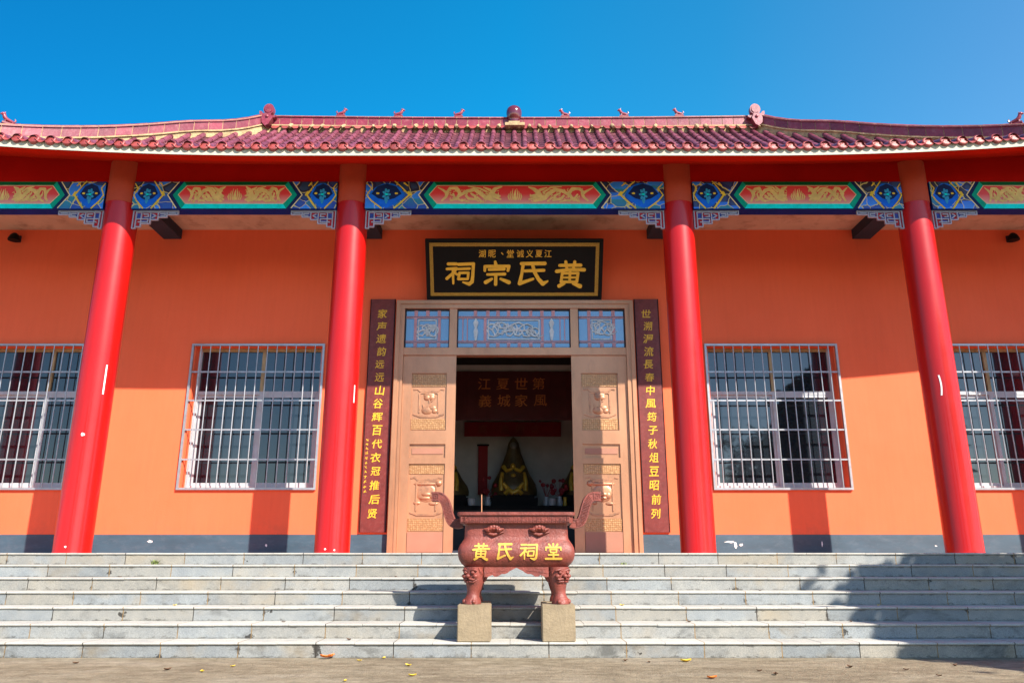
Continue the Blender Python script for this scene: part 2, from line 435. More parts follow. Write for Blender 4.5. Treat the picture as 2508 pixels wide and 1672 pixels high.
def m_scroll():
    """blue and black cloud cells with yellow outlines"""
    m, N, L, b, co = base('painted_scroll_cells', 0.45)
    co2 = vscale(N, L, co, (1, 0.0, 1))
    dn = N.new('ShaderNodeTexNoise'); dn.inputs['Scale'].default_value = 5; L.new(co2, dn.inputs['Vector'])
    ad = N.new('ShaderNodeVectorMath'); ad.operation = 'MULTIPLY_ADD'; ad.inputs[1].default_value = (0.12, 0, 0.12)
    L.new(dn.outputs['Color'], ad.inputs[0]); L.new(co2, ad.inputs[2])
    v = N.new('ShaderNodeTexVoronoi'); v.feature = 'DISTANCE_TO_EDGE'; v.inputs['Scale'].default_value = 5.2; L.new(ad.outputs[0], v.inputs['Vector'])
    v2 = N.new('ShaderNodeTexVoronoi'); v2.inputs['Scale'].default_value = 5.2; L.new(ad.outputs[0], v2.inputs['Vector'])
    sr = N.new('ShaderNodeSeparateColor'); L.new(v2.outputs['Color'], sr.inputs[0])
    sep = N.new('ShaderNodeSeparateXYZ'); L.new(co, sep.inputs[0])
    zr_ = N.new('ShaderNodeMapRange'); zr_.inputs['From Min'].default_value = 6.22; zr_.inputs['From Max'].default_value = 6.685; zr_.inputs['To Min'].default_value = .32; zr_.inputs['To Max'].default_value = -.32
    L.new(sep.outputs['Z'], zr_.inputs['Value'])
    sel = math_(N, L, 'ADD', sr.outputs[0], zr_.outputs[0], True)  # cells turn darker upwards: light falloff put into the colour choice
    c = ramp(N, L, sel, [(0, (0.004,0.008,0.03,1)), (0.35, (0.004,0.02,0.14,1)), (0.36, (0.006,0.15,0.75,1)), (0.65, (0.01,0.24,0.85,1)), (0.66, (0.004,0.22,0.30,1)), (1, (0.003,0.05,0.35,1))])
    inn = math_(N, L, 'GREATER_THAN', v.outputs['Distance'], 0.16)
    c = mixc(N, L, c, (0.02, 0.15, 0.36), math_(N, L, 'MULTIPLY', inn, 0.22))
    ln = math_(N, L, 'LESS_THAN', v.outputs['Distance'], 0.024)
    c = mixc(N, L, c, (0.55, 0.47, 0.17), ln)
    L.new(c, b.inputs['Base Color'])
    return m
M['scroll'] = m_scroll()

def m_goldtrim():
    m, N, L, b, co = base('gold_fret_border', 0.42, 0.15)
    br = N.new('ShaderNodeTexBrick'); br.inputs['Scale'].default_value = 18
    br.inputs['Color1'].default_value = (0.52, 0.33, 0.03, 1); br.inputs['Color2'].default_value = (0.42, 0.25, 0.02, 1)
    br.inputs['Mortar'].default_value = (0.12, 0.06, 0.01, 1); br.inputs['Mortar Size'].default_value = 0.04
    mp = N.new('ShaderNodeMapping'); mp.inputs['Rotation'].default_value = (R(90), 0, 0)
    L.new(co, mp.inputs['Vector']); L.new(mp.outputs[0], br.inputs['Vector'])
    L.new(br.outputs['Color'], b.inputs['Base Color'])
    return m
M['goldtrim'] = m_goldtrim()

def m_hammered():
    m, N, L, b, co = base('hammered_copper', 0.35, 0.4)
    v = N.new('ShaderNodeTexVoronoi'); v.inputs['Scale'].default_value = 30; v.inputs['Randomness'].default_value = 0.35; L.new(co, v.inputs['Vector'])
    c = ramp(N, L, v.outputs['Distance'], [(0.1, (0.66, 0.37, 0.17, 1)), (0.6, (0.40, 0.205, 0.09, 1))])
    L.new(c, b.inputs['Base Color'])
    bump(N, L, b, math_(N, L, 'SUBTRACT', 1.0, v.outputs['Distance']), 0.6, 0.012)
    return m
M['hammer'] = m_hammered()

# ------------------------------------------------------------------ strokes and lettering
def capsule(mb, p, q, r0, r1, fn, d, nsub=3, thick=0.0):
    """tapered round-ended stroke in 2D, mapped by fn(a, b, d)"""
    dx, dy = q[0]-p[0], q[1]-p[1]; ln = math.hypot(dx, dy) or 1e-6
    ux, uy = dx/ln, dy/ln; nx, ny = -uy, ux
    left = []; right = []
    K = 4
    for k in range(K):
        t = math.pi/2 * (1 - k / K)
        left.append((p[0] - ux*r0*math.sin(t) + nx*r0*math.cos(t), p[1] - uy*r0*math.sin(t) + ny*r0*math.cos(t)))
        right.append((p[0] - ux*r0*math.sin(t) - nx*r0*math.cos(t), p[1] - uy*r0*math.sin(t) - ny*r0*math.cos(t)))
    for k in range(nsub + 1):
        t = k / nsub; r = r0 + (r1 - r0) * t
        left.append((p[0] + dx*t + nx*r, p[1] + dy*t + ny*r)); right.append((p[0] + dx*t - nx*r, p[1] + dy*t - ny*r))
    for k in range(1, K + 1):
        t = math.pi/2 * k / K
        left.append((q[0] + ux*r1*math.sin(t) + nx*r1*math.cos(t), q[1] + uy*r1*math.sin(t) + ny*r1*math.cos(t)))
        right.append((q[0] + ux*r1*math.sin(t) - nx*r1*math.cos(t), q[1] + uy*r1*math.sin(t) - ny*r1*math.cos(t)))
    n = len(left)
    vs = [fn(a, b, d) for a, b in left] + [fn(a, b, d) for a, b in right]
    fs = [(i, i+1, n+i+1, n+i) for i in range(n-1)]
    if thick:
        vs += [fn(a, b, d - thick) for a, b in left] + [fn(a, b, d - thick) for a, b in right]
        fs += [(i, i+1, 2*n+i+1, 2*n+i) for i in range(n-1)] + [(n+i, n+i+1, 3*n+i+1, 3*n+i) for i in range(n-1)]
    mb.add(vs, fs)

def strokes(mb, lines, fn, d=0.0, step=0.0002, thick=0.0):
    i = 0
    for ln in lines:
        for a, b in zip(ln, ln[1:]):
            capsule(mb, a, b, a[2], b[2], fn, d + i*step, thick=thick); i += 1

G = {
 '祠': [[(8,92,6),(36,92,6)], [(3,70,5),(36,72,6),(22,50,5),(2,28,6)], [(24,62,5),(24,6,4)], [(28,56,5),(38,46,5)],
       [(44,90,6),(96,93,6),(93,40,6),(90,14,7),(80,4,7),(58,12,3)], [(42,70,5),(82,72,5)], [(47,53,5),(78,54,5),(75,26,4.5)], [(47,53,5),(42,26,5),(75,26,4.5)]],
 '宗': [[(43,98,5),(45,86,7)], [(4,62,5),(5,79,6),(94,80,6),(90,62,5.5)], [(20,66,5),(76,68,5.5)], [(14,46,5),(78,48,6)], [(45,46,6),(44,6,6.5)], [(30,28,5),(7,14,7.5)], [(63,28,5),(93,14,8)]],
 '氏': [[(9,95,6.5),(87,96,7)], [(15,93,6),(10,50,5.5),(3,8,7.5)], [(3,8,7),(48,28,5)], [(20,63,5.5),(84,66,6)], [(46,93,6),(52,60,6.5),(66,28,7),(81,7,8),(97,18,3.5)]],
 '黄': [[(14,84,5.5),(84,85,6)], [(34,98,5.5),(38,72,5)], [(64,98,5.5),(60,72,5)], [(4,61,6.5),(50,68,5.5),(96,67,6.5)], [(23,53,5),(19,20,5)], [(23,53,4.5),(76,54,5),(72,20,5)],
       [(19,20,5),(72,20,5)], [(22,37,3.8),(73,37,3.8)], [(49,66,5),(48,20,4.5)], [(30,13,4.5),(13,4,7)], [(60,13,4.5),(83,3,8)]],
 '堂': [[(50,98,5.5),(50,80,5)], [(25,95,5.5),(34,81,5)], [(75,95,5.5),(66,81,5)], [(7,60,5),(8,76,5.5),(92,76,5.5),(94,60,5)], [(31,64,5),(69,64,5),(67,46,4.5)], [(31,64,5),(33,46,4.5),(67,46,4.5)],
       [(22,31,5),(78,31,5)], [(50,43,5.5),(50,8,5.5)], [(5,8,6),(95,8,7)]],
}

def font_glyph(ch, bold):
    cu = bpy.data.curves.new('glyph', 'FONT'); cu.body = ch; cu.size = 1.0; cu.offset = bold; cu.resolution_u = 3
    o = bpy.data.objects.new('glyph', cu); COL.objects.link(o)
    dg = bpy.context.evaluated_depsgraph_get(); dg.update()
    me = bpy.data.meshes.new_from_object(o.evaluated_get(dg))
    vs = [(v.co.x, v.co.y) for v in me.vertices]; fs = [tuple(p.vertices) for p in me.polygons]
    bpy.data.objects.remove(o); bpy.data.curves.remove(cu); bpy.data.meshes.remove(me)
    if not vs: return [], []
    x0 = min(v[0] for v in vs); x1 = max(v[0] for v in vs); y0 = min(v[1] for v in vs); y1 = max(v[1] for v in vs)
    cx, cy = (x0+x1)/2, (y0+y1)/2; s = max(x1-x0, y1-y0) or 1
    return [((x-cx)/s, (y-cy)/s) for x, y in vs], fs

def glyph(mb, ch, cx, cy, w_, h_, fn, d, bold=0.012, shear=0.0):
    vs, fs = font_glyph(ch, bold)
    if ch in '、一':
        w_ *= 0.35; h_ *= 0.35
    mb.add([fn(cx + (x + shear*y)*w_, cy + y*h_, d) for x, y in vs], fs)

# ------------------------------------------------------------------ key measures
H = 0.15; TR = 0.387; D0 = 8.49; NPL = 7
PL = 1.05                       # platform level
YE = D0 + 6 * TR                # platform front edge
YC = 11.2; RC = 0.245           # column line
YW = 13.0                       # front wall face
CX = [-9.80, -6.16, -2.52, 2.61, 6.34, 10.05]
WIN = [-8.12, -4.41, 4.50, 8.27]; WW = 2.31; WZ0, WZ1 = 2.066, 4.57
DX0, DX1, DZ1 = -2.02, 2.12, 5.34
DC = 0.05
XEND = 12.2
YR = 17.0; XR = 6.0; YEV = 10.25
def uplift(x):
    a = max(0.0, abs(x) - 3.5) / 4.1
    return 0.155 * a * a
def prof(d): return 6.85 + 0.380 * d + 0.0383 * d * d
def roofz(x, d):
    z = prof(d) + uplift(x) * max(0.0, 1 - d / 5.0) ** 1.2
    a = abs(x) - XR
    if a > 0:                       # the slope sweeps up to the hips
        q_ = min(1.0, a / 1.6); q_ = q_*q_*(3 - 2*q_)
        z += .24 * q_ * math.exp(-max(0.0, HALFW - abs(x) - d) / 1.2)
    return z

# ------------------------------------------------------------------ ground
g = MB()
n = 40
g.add([(-600,-600,0),(600,-600,0),(600,900,0),(-600,900,0)], [(0,1,2,3)])
go = g.build('ground', M['ground']); go['kind'] = 'structure'

# ------------------------------------------------------------------ staircase
stair = thing('stone_staircase', (0, D0, 0), 'wide flight of seven grey granite steps leading up to the hall', 'steps')
XS = 13.0
for k in range(7):                                  # k = 0 is the lowest step
    y0 = D0 + k * TR; z1 = (k + 1) * H
    yb = D0 + (k + 1) * TR + 0.03 if k < 6 else YE + 0.3
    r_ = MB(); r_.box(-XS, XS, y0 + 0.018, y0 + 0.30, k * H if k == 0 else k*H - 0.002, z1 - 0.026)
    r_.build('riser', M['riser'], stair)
    t_ = MB()
    # slab with rounded nose, in 0.8 m lengths
    nose = [(y0 + 0.3 if False else yb, z1), (y0 + 0.012, z1), (y0 + 0.003, z1 - 0.005), (y0, z1 - 0.013), (y0 + 0.003, z1 - 0.021), (y0 + 0.010, z1 - 0.026), (yb, z1 - 0.026)]
    x = -XS + 0.18 - 0.0
    while x < XS:
        j = rnd.uniform(-0.0015, 0.0015)
        a, b_ = x + 0.002, x + 0.798
        t_.prism(nose, lambda p, q, d, j=j: (d, p + j*2, q + j), a, b_)
        x += 0.8
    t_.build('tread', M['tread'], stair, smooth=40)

# ------------------------------------------------------------------ the hall
hall = thing('ancestral_hall', (DC, YW, 0), 'long orange hall with red columns, painted beams and a maroon tiled roof', 'temple hall')

f = MB()
f.box(-XS, XS, YE + 0.3, 18.6, 0.0, PL)
f.build('platform', M['floor'], hall)

wl = MB()
zb, zt = PL, 6.9
openings = [(WIN[0]-1.1, WIN[0]+1.1), (WIN[1]-1.1, WIN[1]+1.1), (DX0, DX1), (WIN[2]-1.1, WIN[2]+1.1), (WIN[3]-1.1, WIN[3]+1.1)]
x = -XEND + 0.6
for i, (a, b_) in enumerate(openings):
    wl.box(x, a, YW, YW + 0.3, zb, zt)
    if i == 2:
        wl.box(a, b_, YW, YW + 0.3, DZ1, zt)
    else:
        wl.box(a, b_, YW, YW + 0.3, zb, WZ0 + 0.03); wl.box(a, b_, YW, YW + 0.3, WZ1 - 0.03, zt)
    x = b_
wl.box(x, XEND - 0.6, YW, YW + 0.3, zb, zt)
wl.box(-XEND + 0.6, -XEND + 0.9, YW + 0.3, 21, zb, zt); wl.box(XEND - 0.9, XEND - 0.6, YW + 0.3, 21, zb, zt)
wl.box(-XEND + 0.9, XEND - 0.9, 20.7, 21, zb, zt)
wl.build('front_wall', M['wall'], hall)

pl = MB()
for a, b_ in ((-XEND + 0.6, DX0 - 0.004), (DX1 + 0.004, XEND - 0.6)):
    pl.box(a, b_, YW - 0.006, YW + 0.05, PL, PL + 0.30)
plo = pl.build('plinth', M['plinth'], hall)
wp = MB()
def blob(mb, cx, cz, rx, rz, y, seed):
    q = random.Random(seed); n_ = 14
    pts = [(cx + rx*math.cos(2*math.pi*i/n_)*q.uniform(0.45, 1.1), y, cz + rz*math.sin(2*math.pi*i/n_)*q.uniform(0.45, 1.1)) for i in range(n_)]
    mb.add(pts, [tuple(range(n_))])
for i, (cx, cz, rx, rz) in enumerate([(3.55,1.235,.10,.02),(3.64,1.185,.03,.06),(3.73,1.19,.04,.03),(3.30,1.21,.04,.015),(6.9,1.17,.025,.015),(7.3,1.2,.015,.07),(5.05,1.2,.01,.06),(-4.0,1.18,.02,.03),(-5.9,1.24,.05,.03)]):
    blob(wp, cx, cz, rx, rz, YW - 0.0085, 40 + i)
wp.build('paint_splash', M['white'], plo)

# columns
col0 = MB()
cs = 48
col0.lathe((0, 0, 0), [(RC + .004, PL), (RC, PL + .02), (RC, 3.0), (RC - .002, 6.33)], n=cs)
ct = MB(); ct.lathe((0, 0, 0), [(RC + .004, 6.33), (RC + .004, 7.03)], n=cs)
cm = col0.build('column', M['red'], None, smooth=60); ctm = ct.build('column_head', M['colorange'], cm, smooth=60)
cm.parent = hall
first = True
cols = []
for x in CX:
    c = cm if first else copy_tree(cm, hall)
    first = False
    c.location = Vector((x, YC, 0)) - hall.location
    cols.append(c)
# scraps of white paper left on three columns
def scrap(i, ang, z0, z1, wdt, bend=0.0):
    mb = MB(); r = RC + 0.003
    a = R(ang); n_ = 5; vs = []
    for k in range(n_ + 1):
        z = z0 + (z1 - z0) * k / n_
        for s_ in (-1, 1):
            t = a + s_*wdt/2/r + bend * math.sin(math.pi * k / n_)
            vs.append((r*math.cos(t), r*math.sin(t), z))
    mb.add(vs, [(2*k, 2*k+1, 2*k+3, 2*k+2) for k in range(n_)])
    o = mb.build('paper_scrap', M['white'], None); o.parent = cols[i]
scrap(1, -38, 3.28, 3.72, .022)
scrap(2, -30, 3.16, 3.42, .020)
scrap(4, -118, 3.25, 3.55, .022, 0.06)
def chip(i, ang, z, r_):
    mb = MB(); a = R(ang)
    q = random.Random(int(z*100)); rr = RC + 0.003
    pts = []
    for k in range(10):
        t = 2*math.pi*k/10; rad = r_*q.uniform(.5, 1)
        b_ = a + rad*math.cos(t)/rr
        pts.append((rr*math.cos(b_), rr*math.sin(b_), z + rad*math.sin(t)))
    mb.add(pts, [tuple(range(10))])
    o = mb.build('paint_chip', M['white'], None); o.parent = cols[i]
chip(1, -80, 2.68, .03); chip(1, -82, 1.13, .018); chip(2, -100, 1.10, .02); chip(2, -70, 1.09, .015)

# beams over the porch: dark tie beams from each column to the wall
tb = MB(); tb.box(-.16, .16, YC + RC - 0.03, YW, 6.55, 6.745)
tb_o = tb.build('tie_beam', M['darkgrey'], None); tb_o.parent = hall
for i, x in enumerate(CX):
    c = tb_o if i == 0 else copy_tree(tb_o, hall)
    c.location = Vector((x, 0, 0)) - hall.location
cl = MB(); cl.box(-XEND + .3, XEND - .3, 11.3, YW + .05, 6.73, 6.80); cl.build('porch_ceiling', M['ceiling'], hall)
fz = MB()
fz.loft([[(x_, 11.07, 6.685), (x_, 11.07, 7.05 + uplift(x_)*.85), (x_, 11.3, 7.05 + uplift(x_)*.85), (x_, 11.3, 6.685)] for x_ in [(-XEND + .3) + (2*XEND - .6)*i/60 for i in range(61)]])
fz.build('frieze', M['frieze'], hall)

# ---- painted beams
BY = 11.04; BZ0, BZ1 = 6.22, 6.685
M['panelred'] = m_gradient('sheen_graded_red_panel', (0.72, 0.36, 0.30), (0.70, 0.022, 0.022), BZ0 + .07, BZ1 - .06)  # paler foot is gloss from the sunlit ground put into the colour
DRAGON = [[(0,.9,.015),(.08,.75,.035),(.15,.55,.05),(.13,.3,.04),(.08,.08,.03)],
          [(.13,.55,.045),(.2,.85,.05),(.3,.86,.055),(.36,.55,.06),(.31,.25,.045),(.22,.1,.03)],
          [(.34,.4,.05),(.46,.72,.06),(.58,.8,.065),(.68,.55,.07),(.76,.25,.07),(.9,.12,.05)],
          [(.44,.42,.04),(.5,.2,.045),(.62,.12,.03)], [(.52,.55,.03),(.59,.4,.04),(.6,.15,.035)], [(.24,.5,.03),(.27,.3,.03),(.38,.08,.03)],
          [(.8,.3,.07),(.85,.6,.08),(.91,.82,.06),(1,.97,.02)], [(.72,.95,.02),(.82,.78,.05)], [(.85,.5,.06),(.97,.38,.035)], [(.86,.35,.05),(.98,.15,.03)],
          [(.48,.97,.015),(.66,.9,.03),(.76,.66,.035)], [(.38,.12,.03),(.5,.06,.02)], [(.62,.3,.03),(.7,.08,.03)]]
def painted_beam(xa, xb, off):
    bm_ = MB(); bm_.box(xa, xb, BY, BY + .22, BZ0, BZ1)
    bo = bm_.build('painted_beam', M['navy'], hall)
    W = xb - xa; hb = BZ1 - BZ0; zm = (BZ0 + BZ1)/2
    zw = 0.195 * W
    def flat(poly, y, name, m, par=bo):
        mb = MB(); mb.add([(x, y, z) for x, z in poly], [tuple(range(len(poly)))])
        return mb
    fx = lambda a, b, d: (a, BY - d, b)
    # scroll ends
    for sgn, xe in ((1, xa), (-1, xb)):
        mb = MB()
        xi = xe + sgn*(zw + .10)
        pts = [(xe, BZ0 + .003), (xi, BZ0 + .003), (xi, BZ1 - .003), (xe, BZ1 - .003)]
        mb.add([(x, BY - .002, z) for x, z in pts], [(0,1,2,3)])
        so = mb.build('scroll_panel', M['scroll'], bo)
        # lozenge with flower
        X = lambda u: xe + sgn*u*(zw)
        Z = lambda v: BZ0 + v*hb
        cxu, k = 0.36, hb/abs(zw)
        dm = MB()
        lo = [(0.05,.5),(.16,.78),(.3,.93),(.46,.93),(.6,.78),(.68,.5),(.6,.3),(.46,.1),(.36,.03),(.24,.1),(.12,.3)]
        dm.add([(X(u), BY - .004, Z(v)) for u, v in lo], [tuple(range(len(lo)))])
        dm.build('lozenge', M['p_blue'], bo)
        dm = MB()
        lo2 = [(0.1,.55),(.2,.82),(.36,.92),(.52,.82),(.62,.55),(.5,.38),(.36,.3),(.22,.38)]
        dm.add([(X(u), BY - .005, Z(v)) for u, v in lo2], [tuple(range(len(lo2)))])
        dm.build('lozenge', M['p_deepblue'], bo)
        st = MB()
        fl = lambda a, b, d: (a, BY - d, b)
        P = lambda lst: [[(X(u), Z(v), r*.72) for u, v, r in l] for l in lst]
        strokes(st, P([[(.02,.92,.010),(.1,.75,.012),(.02,.5,.012),(.1,.3,.014),(.28,.02,.016)],
                       [(.5,1,.012),(.62,.78,.012),(.75,.5,.018),(.6,.2,.02),(.5,.02,.016)], [(.66,.94,.02),(.72,.84,.012)], [(.74,.6,.026),(.78,.5,.02)],
                       [(.2,.56,.022),(.22,.56,.022)], [(.52,.56,.024),(.54,.56,.02)]]), fl, .006)
        st.build('yellow_scroll', M['p_yellow'], bo)
        pt = MB()
        for q in range(7):
            a = 2*math.pi*q/7
            u0, v0 = .36 + .075*math.cos(a)*k*1.0, .52 + .14*math.sin(a)
            strokes(pt, [[(X(u0), Z(v0), .022), (X(u0 + .02*math.cos(a)), Z(v0 + .05*math.sin(a)), .016)]], fl, .0075 + q*.0003)
        strokes(pt, [[(X(.36), Z(.3), .028), (X(.36), Z(.2), .012)]], fl, .0105)
        pt.build('flower', M['p_sky'], bo)
        pc = MB(); strokes(pc, [[(X(.355), Z(.52), .02), (X(.365), Z(.52), .02)]], fl, .0125); pc.build('flower_centre', M['p_teal'], bo)
    # hexagons
    ch = 0.155
    def hexa(x0, x1, z0, z1, c):
        return [(x0, (z0+z1)/2), (x0 + c, z1), (x1 - c, z1), (x1, (z0+z1)/2), (x1 - c, z0), (x0 + c, z0)]
    nb = MB(); nb.add([(x, BY - .003, z) for x, z in hexa(xa + zw - .075, xb - zw + .075, BZ0 + .002, BZ1 - .002, ch)], [tuple(range(6))])
    nb.build('navy_border', M['p_deepblue'], bo)
    o_ = hexa(xa + zw, xb - zw, BZ0 + .004, BZ1 - .004, ch)
    i_ = hexa(xa + zw + .085, xb - zw - .085, BZ0 + .085, BZ1 - .07, ch*.80)
    seg = lambda a, b: [o_[a], o_[b], i_[b], i_[a]]
    for nm, m, prs in (('green_border', M['p_green'], [(1,2)]), ('teal_border', M['p_teal'], [(4,5)]), ('side_border', M['p_midgreen'], [(0,1),(2,3),(3,4),(5,0)])):  # one border paint; shade at the top is put into the darker green
        for pp in (prs[:1], prs[1:2] + prs[2:3], prs[3:]) if len(prs) == 4 else (prs,):
            mb = MB()
            for a, b_ in pp: mb.add([(x, BY - .006, z) for x, z in seg(a, b_)], [(0,1,2,3)])
            mb.build(nm, m, bo)
    rb = MB(); rb.add([(x, BY - .0055, z) for x, z in i_], [tuple(range(6))]); rb.build('red_panel', M['panelred'], bo)
    yl = MB(); lines = [[(x, z, .004) for x, z in i_ + [i_[0]]]]
    oo = hexa(xa + zw - .08, xb - zw + .08, BZ0 + .002, BZ1 - .002, ch)
    lines += [[(oo[1][0], oo[1][1] - .01, .008), (oo[0][0], oo[0][1], .008), (oo[5][0], oo[5][1] + .01, .008)], [(oo[2][0], oo[2][1] - .01, .008), (oo[3][0], oo[3][1], .008), (oo[4][0], oo[4][1] + .01, .008)]]
    strokes(yl, lines, fx, .008)
    yl.build('cream_outline', M['p_cream'], bo)
    # two dragons and a flaming pearl
    x0, x1 = i_[0][0] + .13, i_[3][0] - .13; mid = (x0 + x1)/2
    z0, z1 = i_[4][1] + .025, i_[1][1] - .015
    gap = 0.055 * (x1 - x0) + 0.08
    for sgn in (1, -1):
        xt = x0 if sgn > 0 else x1; wd = (mid - gap - x0)
        dr = MB()
        q = random.Random(int((xa+20)*10) + sgn)
        sc = (z1 - z0)
        lns = [[(xt + sgn*(u + q.uniform(-.01,.01))*wd, z0 + (v + q.uniform(-.03,.03))*sc, r*sc*1.75) for u, v, r in l] for l in DRAGON]
        for _ in range(80):
            u, v = q.uniform(.12, .98), q.uniform(.02, .8)
            a = q.uniform(0, 6.28)
            lns.append([(xt + sgn*u*wd, z0 + v*sc, .008), (xt + sgn*u*wd + .03*math.cos(a), z0 + v*sc + .03*math.sin(a), .003)])
        strokes(dr, lns, fx, .008, step=.00008)
        dr.build('dragon_painting', M['p_dragon'], bo)
    fp = MB(); sc = (z1 - z0); q = random.Random(5)
    lns = [[(mid, z0 + .2*sc, .025), (mid, z0 + .5*sc, .02), (mid + .008, z0 + .8*sc, .004)]]
    for s_ in (-1, 1):
        for j in range(3):
            lns.append([(mid + s_*(.03 + .028*j), z0 + .15*sc, .008), (mid + s_*(.045 + .03*j), z0 + (.45 - .05*j)*sc, .010), (mid + s_*(.03 + .03*j), z0 + (.85 - .15*j)*sc, .003)])
    strokes(fp, lns, fx, .008); fp.build('pearl_painting', M['p_dragon'], bo)
    return bo
for i in range(len(CX) - 1):
    painted_beam(CX[i] + RC - .02, CX[i+1] - RC + .02, i)

# ---- fretwork brackets under the beams
def bracket_mesh():
    Yf = 0.0
    fn = lambda a, b, d: (a, -d, b)
    out = [(0,0),(.77,0),(.77,-.075),(.58,-.075),(.58,-.125),(.43,-.125),(.43,-.175),(.30,-.175),(.30,-.25),(.14,-.25),(.14,-.31),(.05,-.31),(.05,-.34),(0,-.34)]
    plate = MB(); plate.prism(out, fn, -.03, .0)
    p = plate.build('bracket', M['p_brred'], None)
    fr = MB()
    r = .0095
    L_ = [[(a, b, r) for a, b in out + [out[0]]]]
    L_ += [[(.05,-.03,r),(.05,-.31,r)], [(.05,-.03,r),(.75,-.03,r*.8)], [(.14,-.05,r),(.14,-.25,r)], [(.05,-.16,r),(.26,-.16,r),(.26,-.22,r),(.10,-.22,r)],
           [(.30,-.05,r),(.30,-.175,r)], [(.18,-.07,r),(.26,-.07,r),(.26,-.12,r),(.2,-.12,r)], [(.43,-.04,r),(.43,-.125,r)], [(.33,-.14,r),(.39,-.1,r),(.34,-.07,r)],
           [(.47,-.06,r),(.55,-.06,r),(.55,-.1,r),(.48,-.1,r)], [(.58,-.04,r),(.58,-.075,r)], [(.62,-.05,r*.8),(.73,-.05,r*.8)]]
    strokes(fr, L_, fn, .018, step=.0001, thick=.03)
    f_ = fr.build('bracket_frame', M['p_brwhite'], p)
    bl = MB()
    for a0, a1, b0, b1 in ((.06,.13,-.15,-.05),(.16,.29,-.15,-.11),(.31,.37,-.16,-.06),(.45,.57,-.115,-.045),(.15,.25,-.205,-.18),(.60,.75,-.065,-.04)):
        bl.add([fn(a0,b0,.003), fn(a1,b0,.003), fn(a1,b1,.003), fn(a0,b1,.003)], [(0,1,2,3)])
    bl.build('blue_inlay', M['p_brblue'], p)
    return p
brk = bracket_mesh(); brk.parent = hall
fb = True
for x in CX:
    for s_ in (-1, 1):
        if abs(x + s_*.5) > 10.6: continue
        b_ = brk if fb else copy_tree(brk, hall)
        fb = False
        b_.location = Vector((x + s_*(RC - .005), BY + .075, BZ0 - .002)) - hall.location
        b_.scale = (s_*.9, 1, .88)

# ------------------------------------------------------------------ roof
HALFW = XR + (YR - YEV)
def grid_sheet(mb, fn, us, vs):
    o = len(mb.v)
    for u in us:
        for v in vs: mb.v.append(fn(u, v))
    m_ = len(vs)
    for i in range(len(us) - 1):
        for j in range(m_ - 1):
            mb.f.append((o+i*m_+j, o+i*m_+j+1, o+(i+1)*m_+j+1, o+(i+1)*m_+j))
DM = YR - YEV
sheet = MB()
xs = [-HALFW + 2*HALFW*i/80 for i in range(81)]
ds = [DM*i/16 for i in range(17)]
def front(u, v):                 # u in [-1,1] across, v in [0,1] up the slope
    d = v*DM; hw = HALFW - d
    x = u*hw
    return (x, YEV + d, roofz(x, d) - .045)
us = [-1 + i/30 for i in range(61)]; vv = [i/16 for i in range(17)]
grid_sheet(sheet, front, us, vv)
grid_sheet(sheet, lambda u, v: (front(u, v)[0], 2*YR - front(u, v)[1], front(u, v)[2]), us, vv)
def side(s_):
    def fn(u, v):
        d = v*DM; hy = (YR - YEV) - d + .001
        return (s_*(HALFW - d), YR + u*hy, roofz(HALFW - .0, 0)*0 + prof(d) + uplift(HALFW - d)*max(0, 1 - d/5)**1.2*abs(u)**2 + .24*abs(u)**8*min(1, (DM - d)/1.6) - .045)
    return fn
for s_ in (-1, 1): grid_sheet(sheet, side(s_), us, vv)
roof = sheet.build('roof', M['pan'], hall, smooth=40)

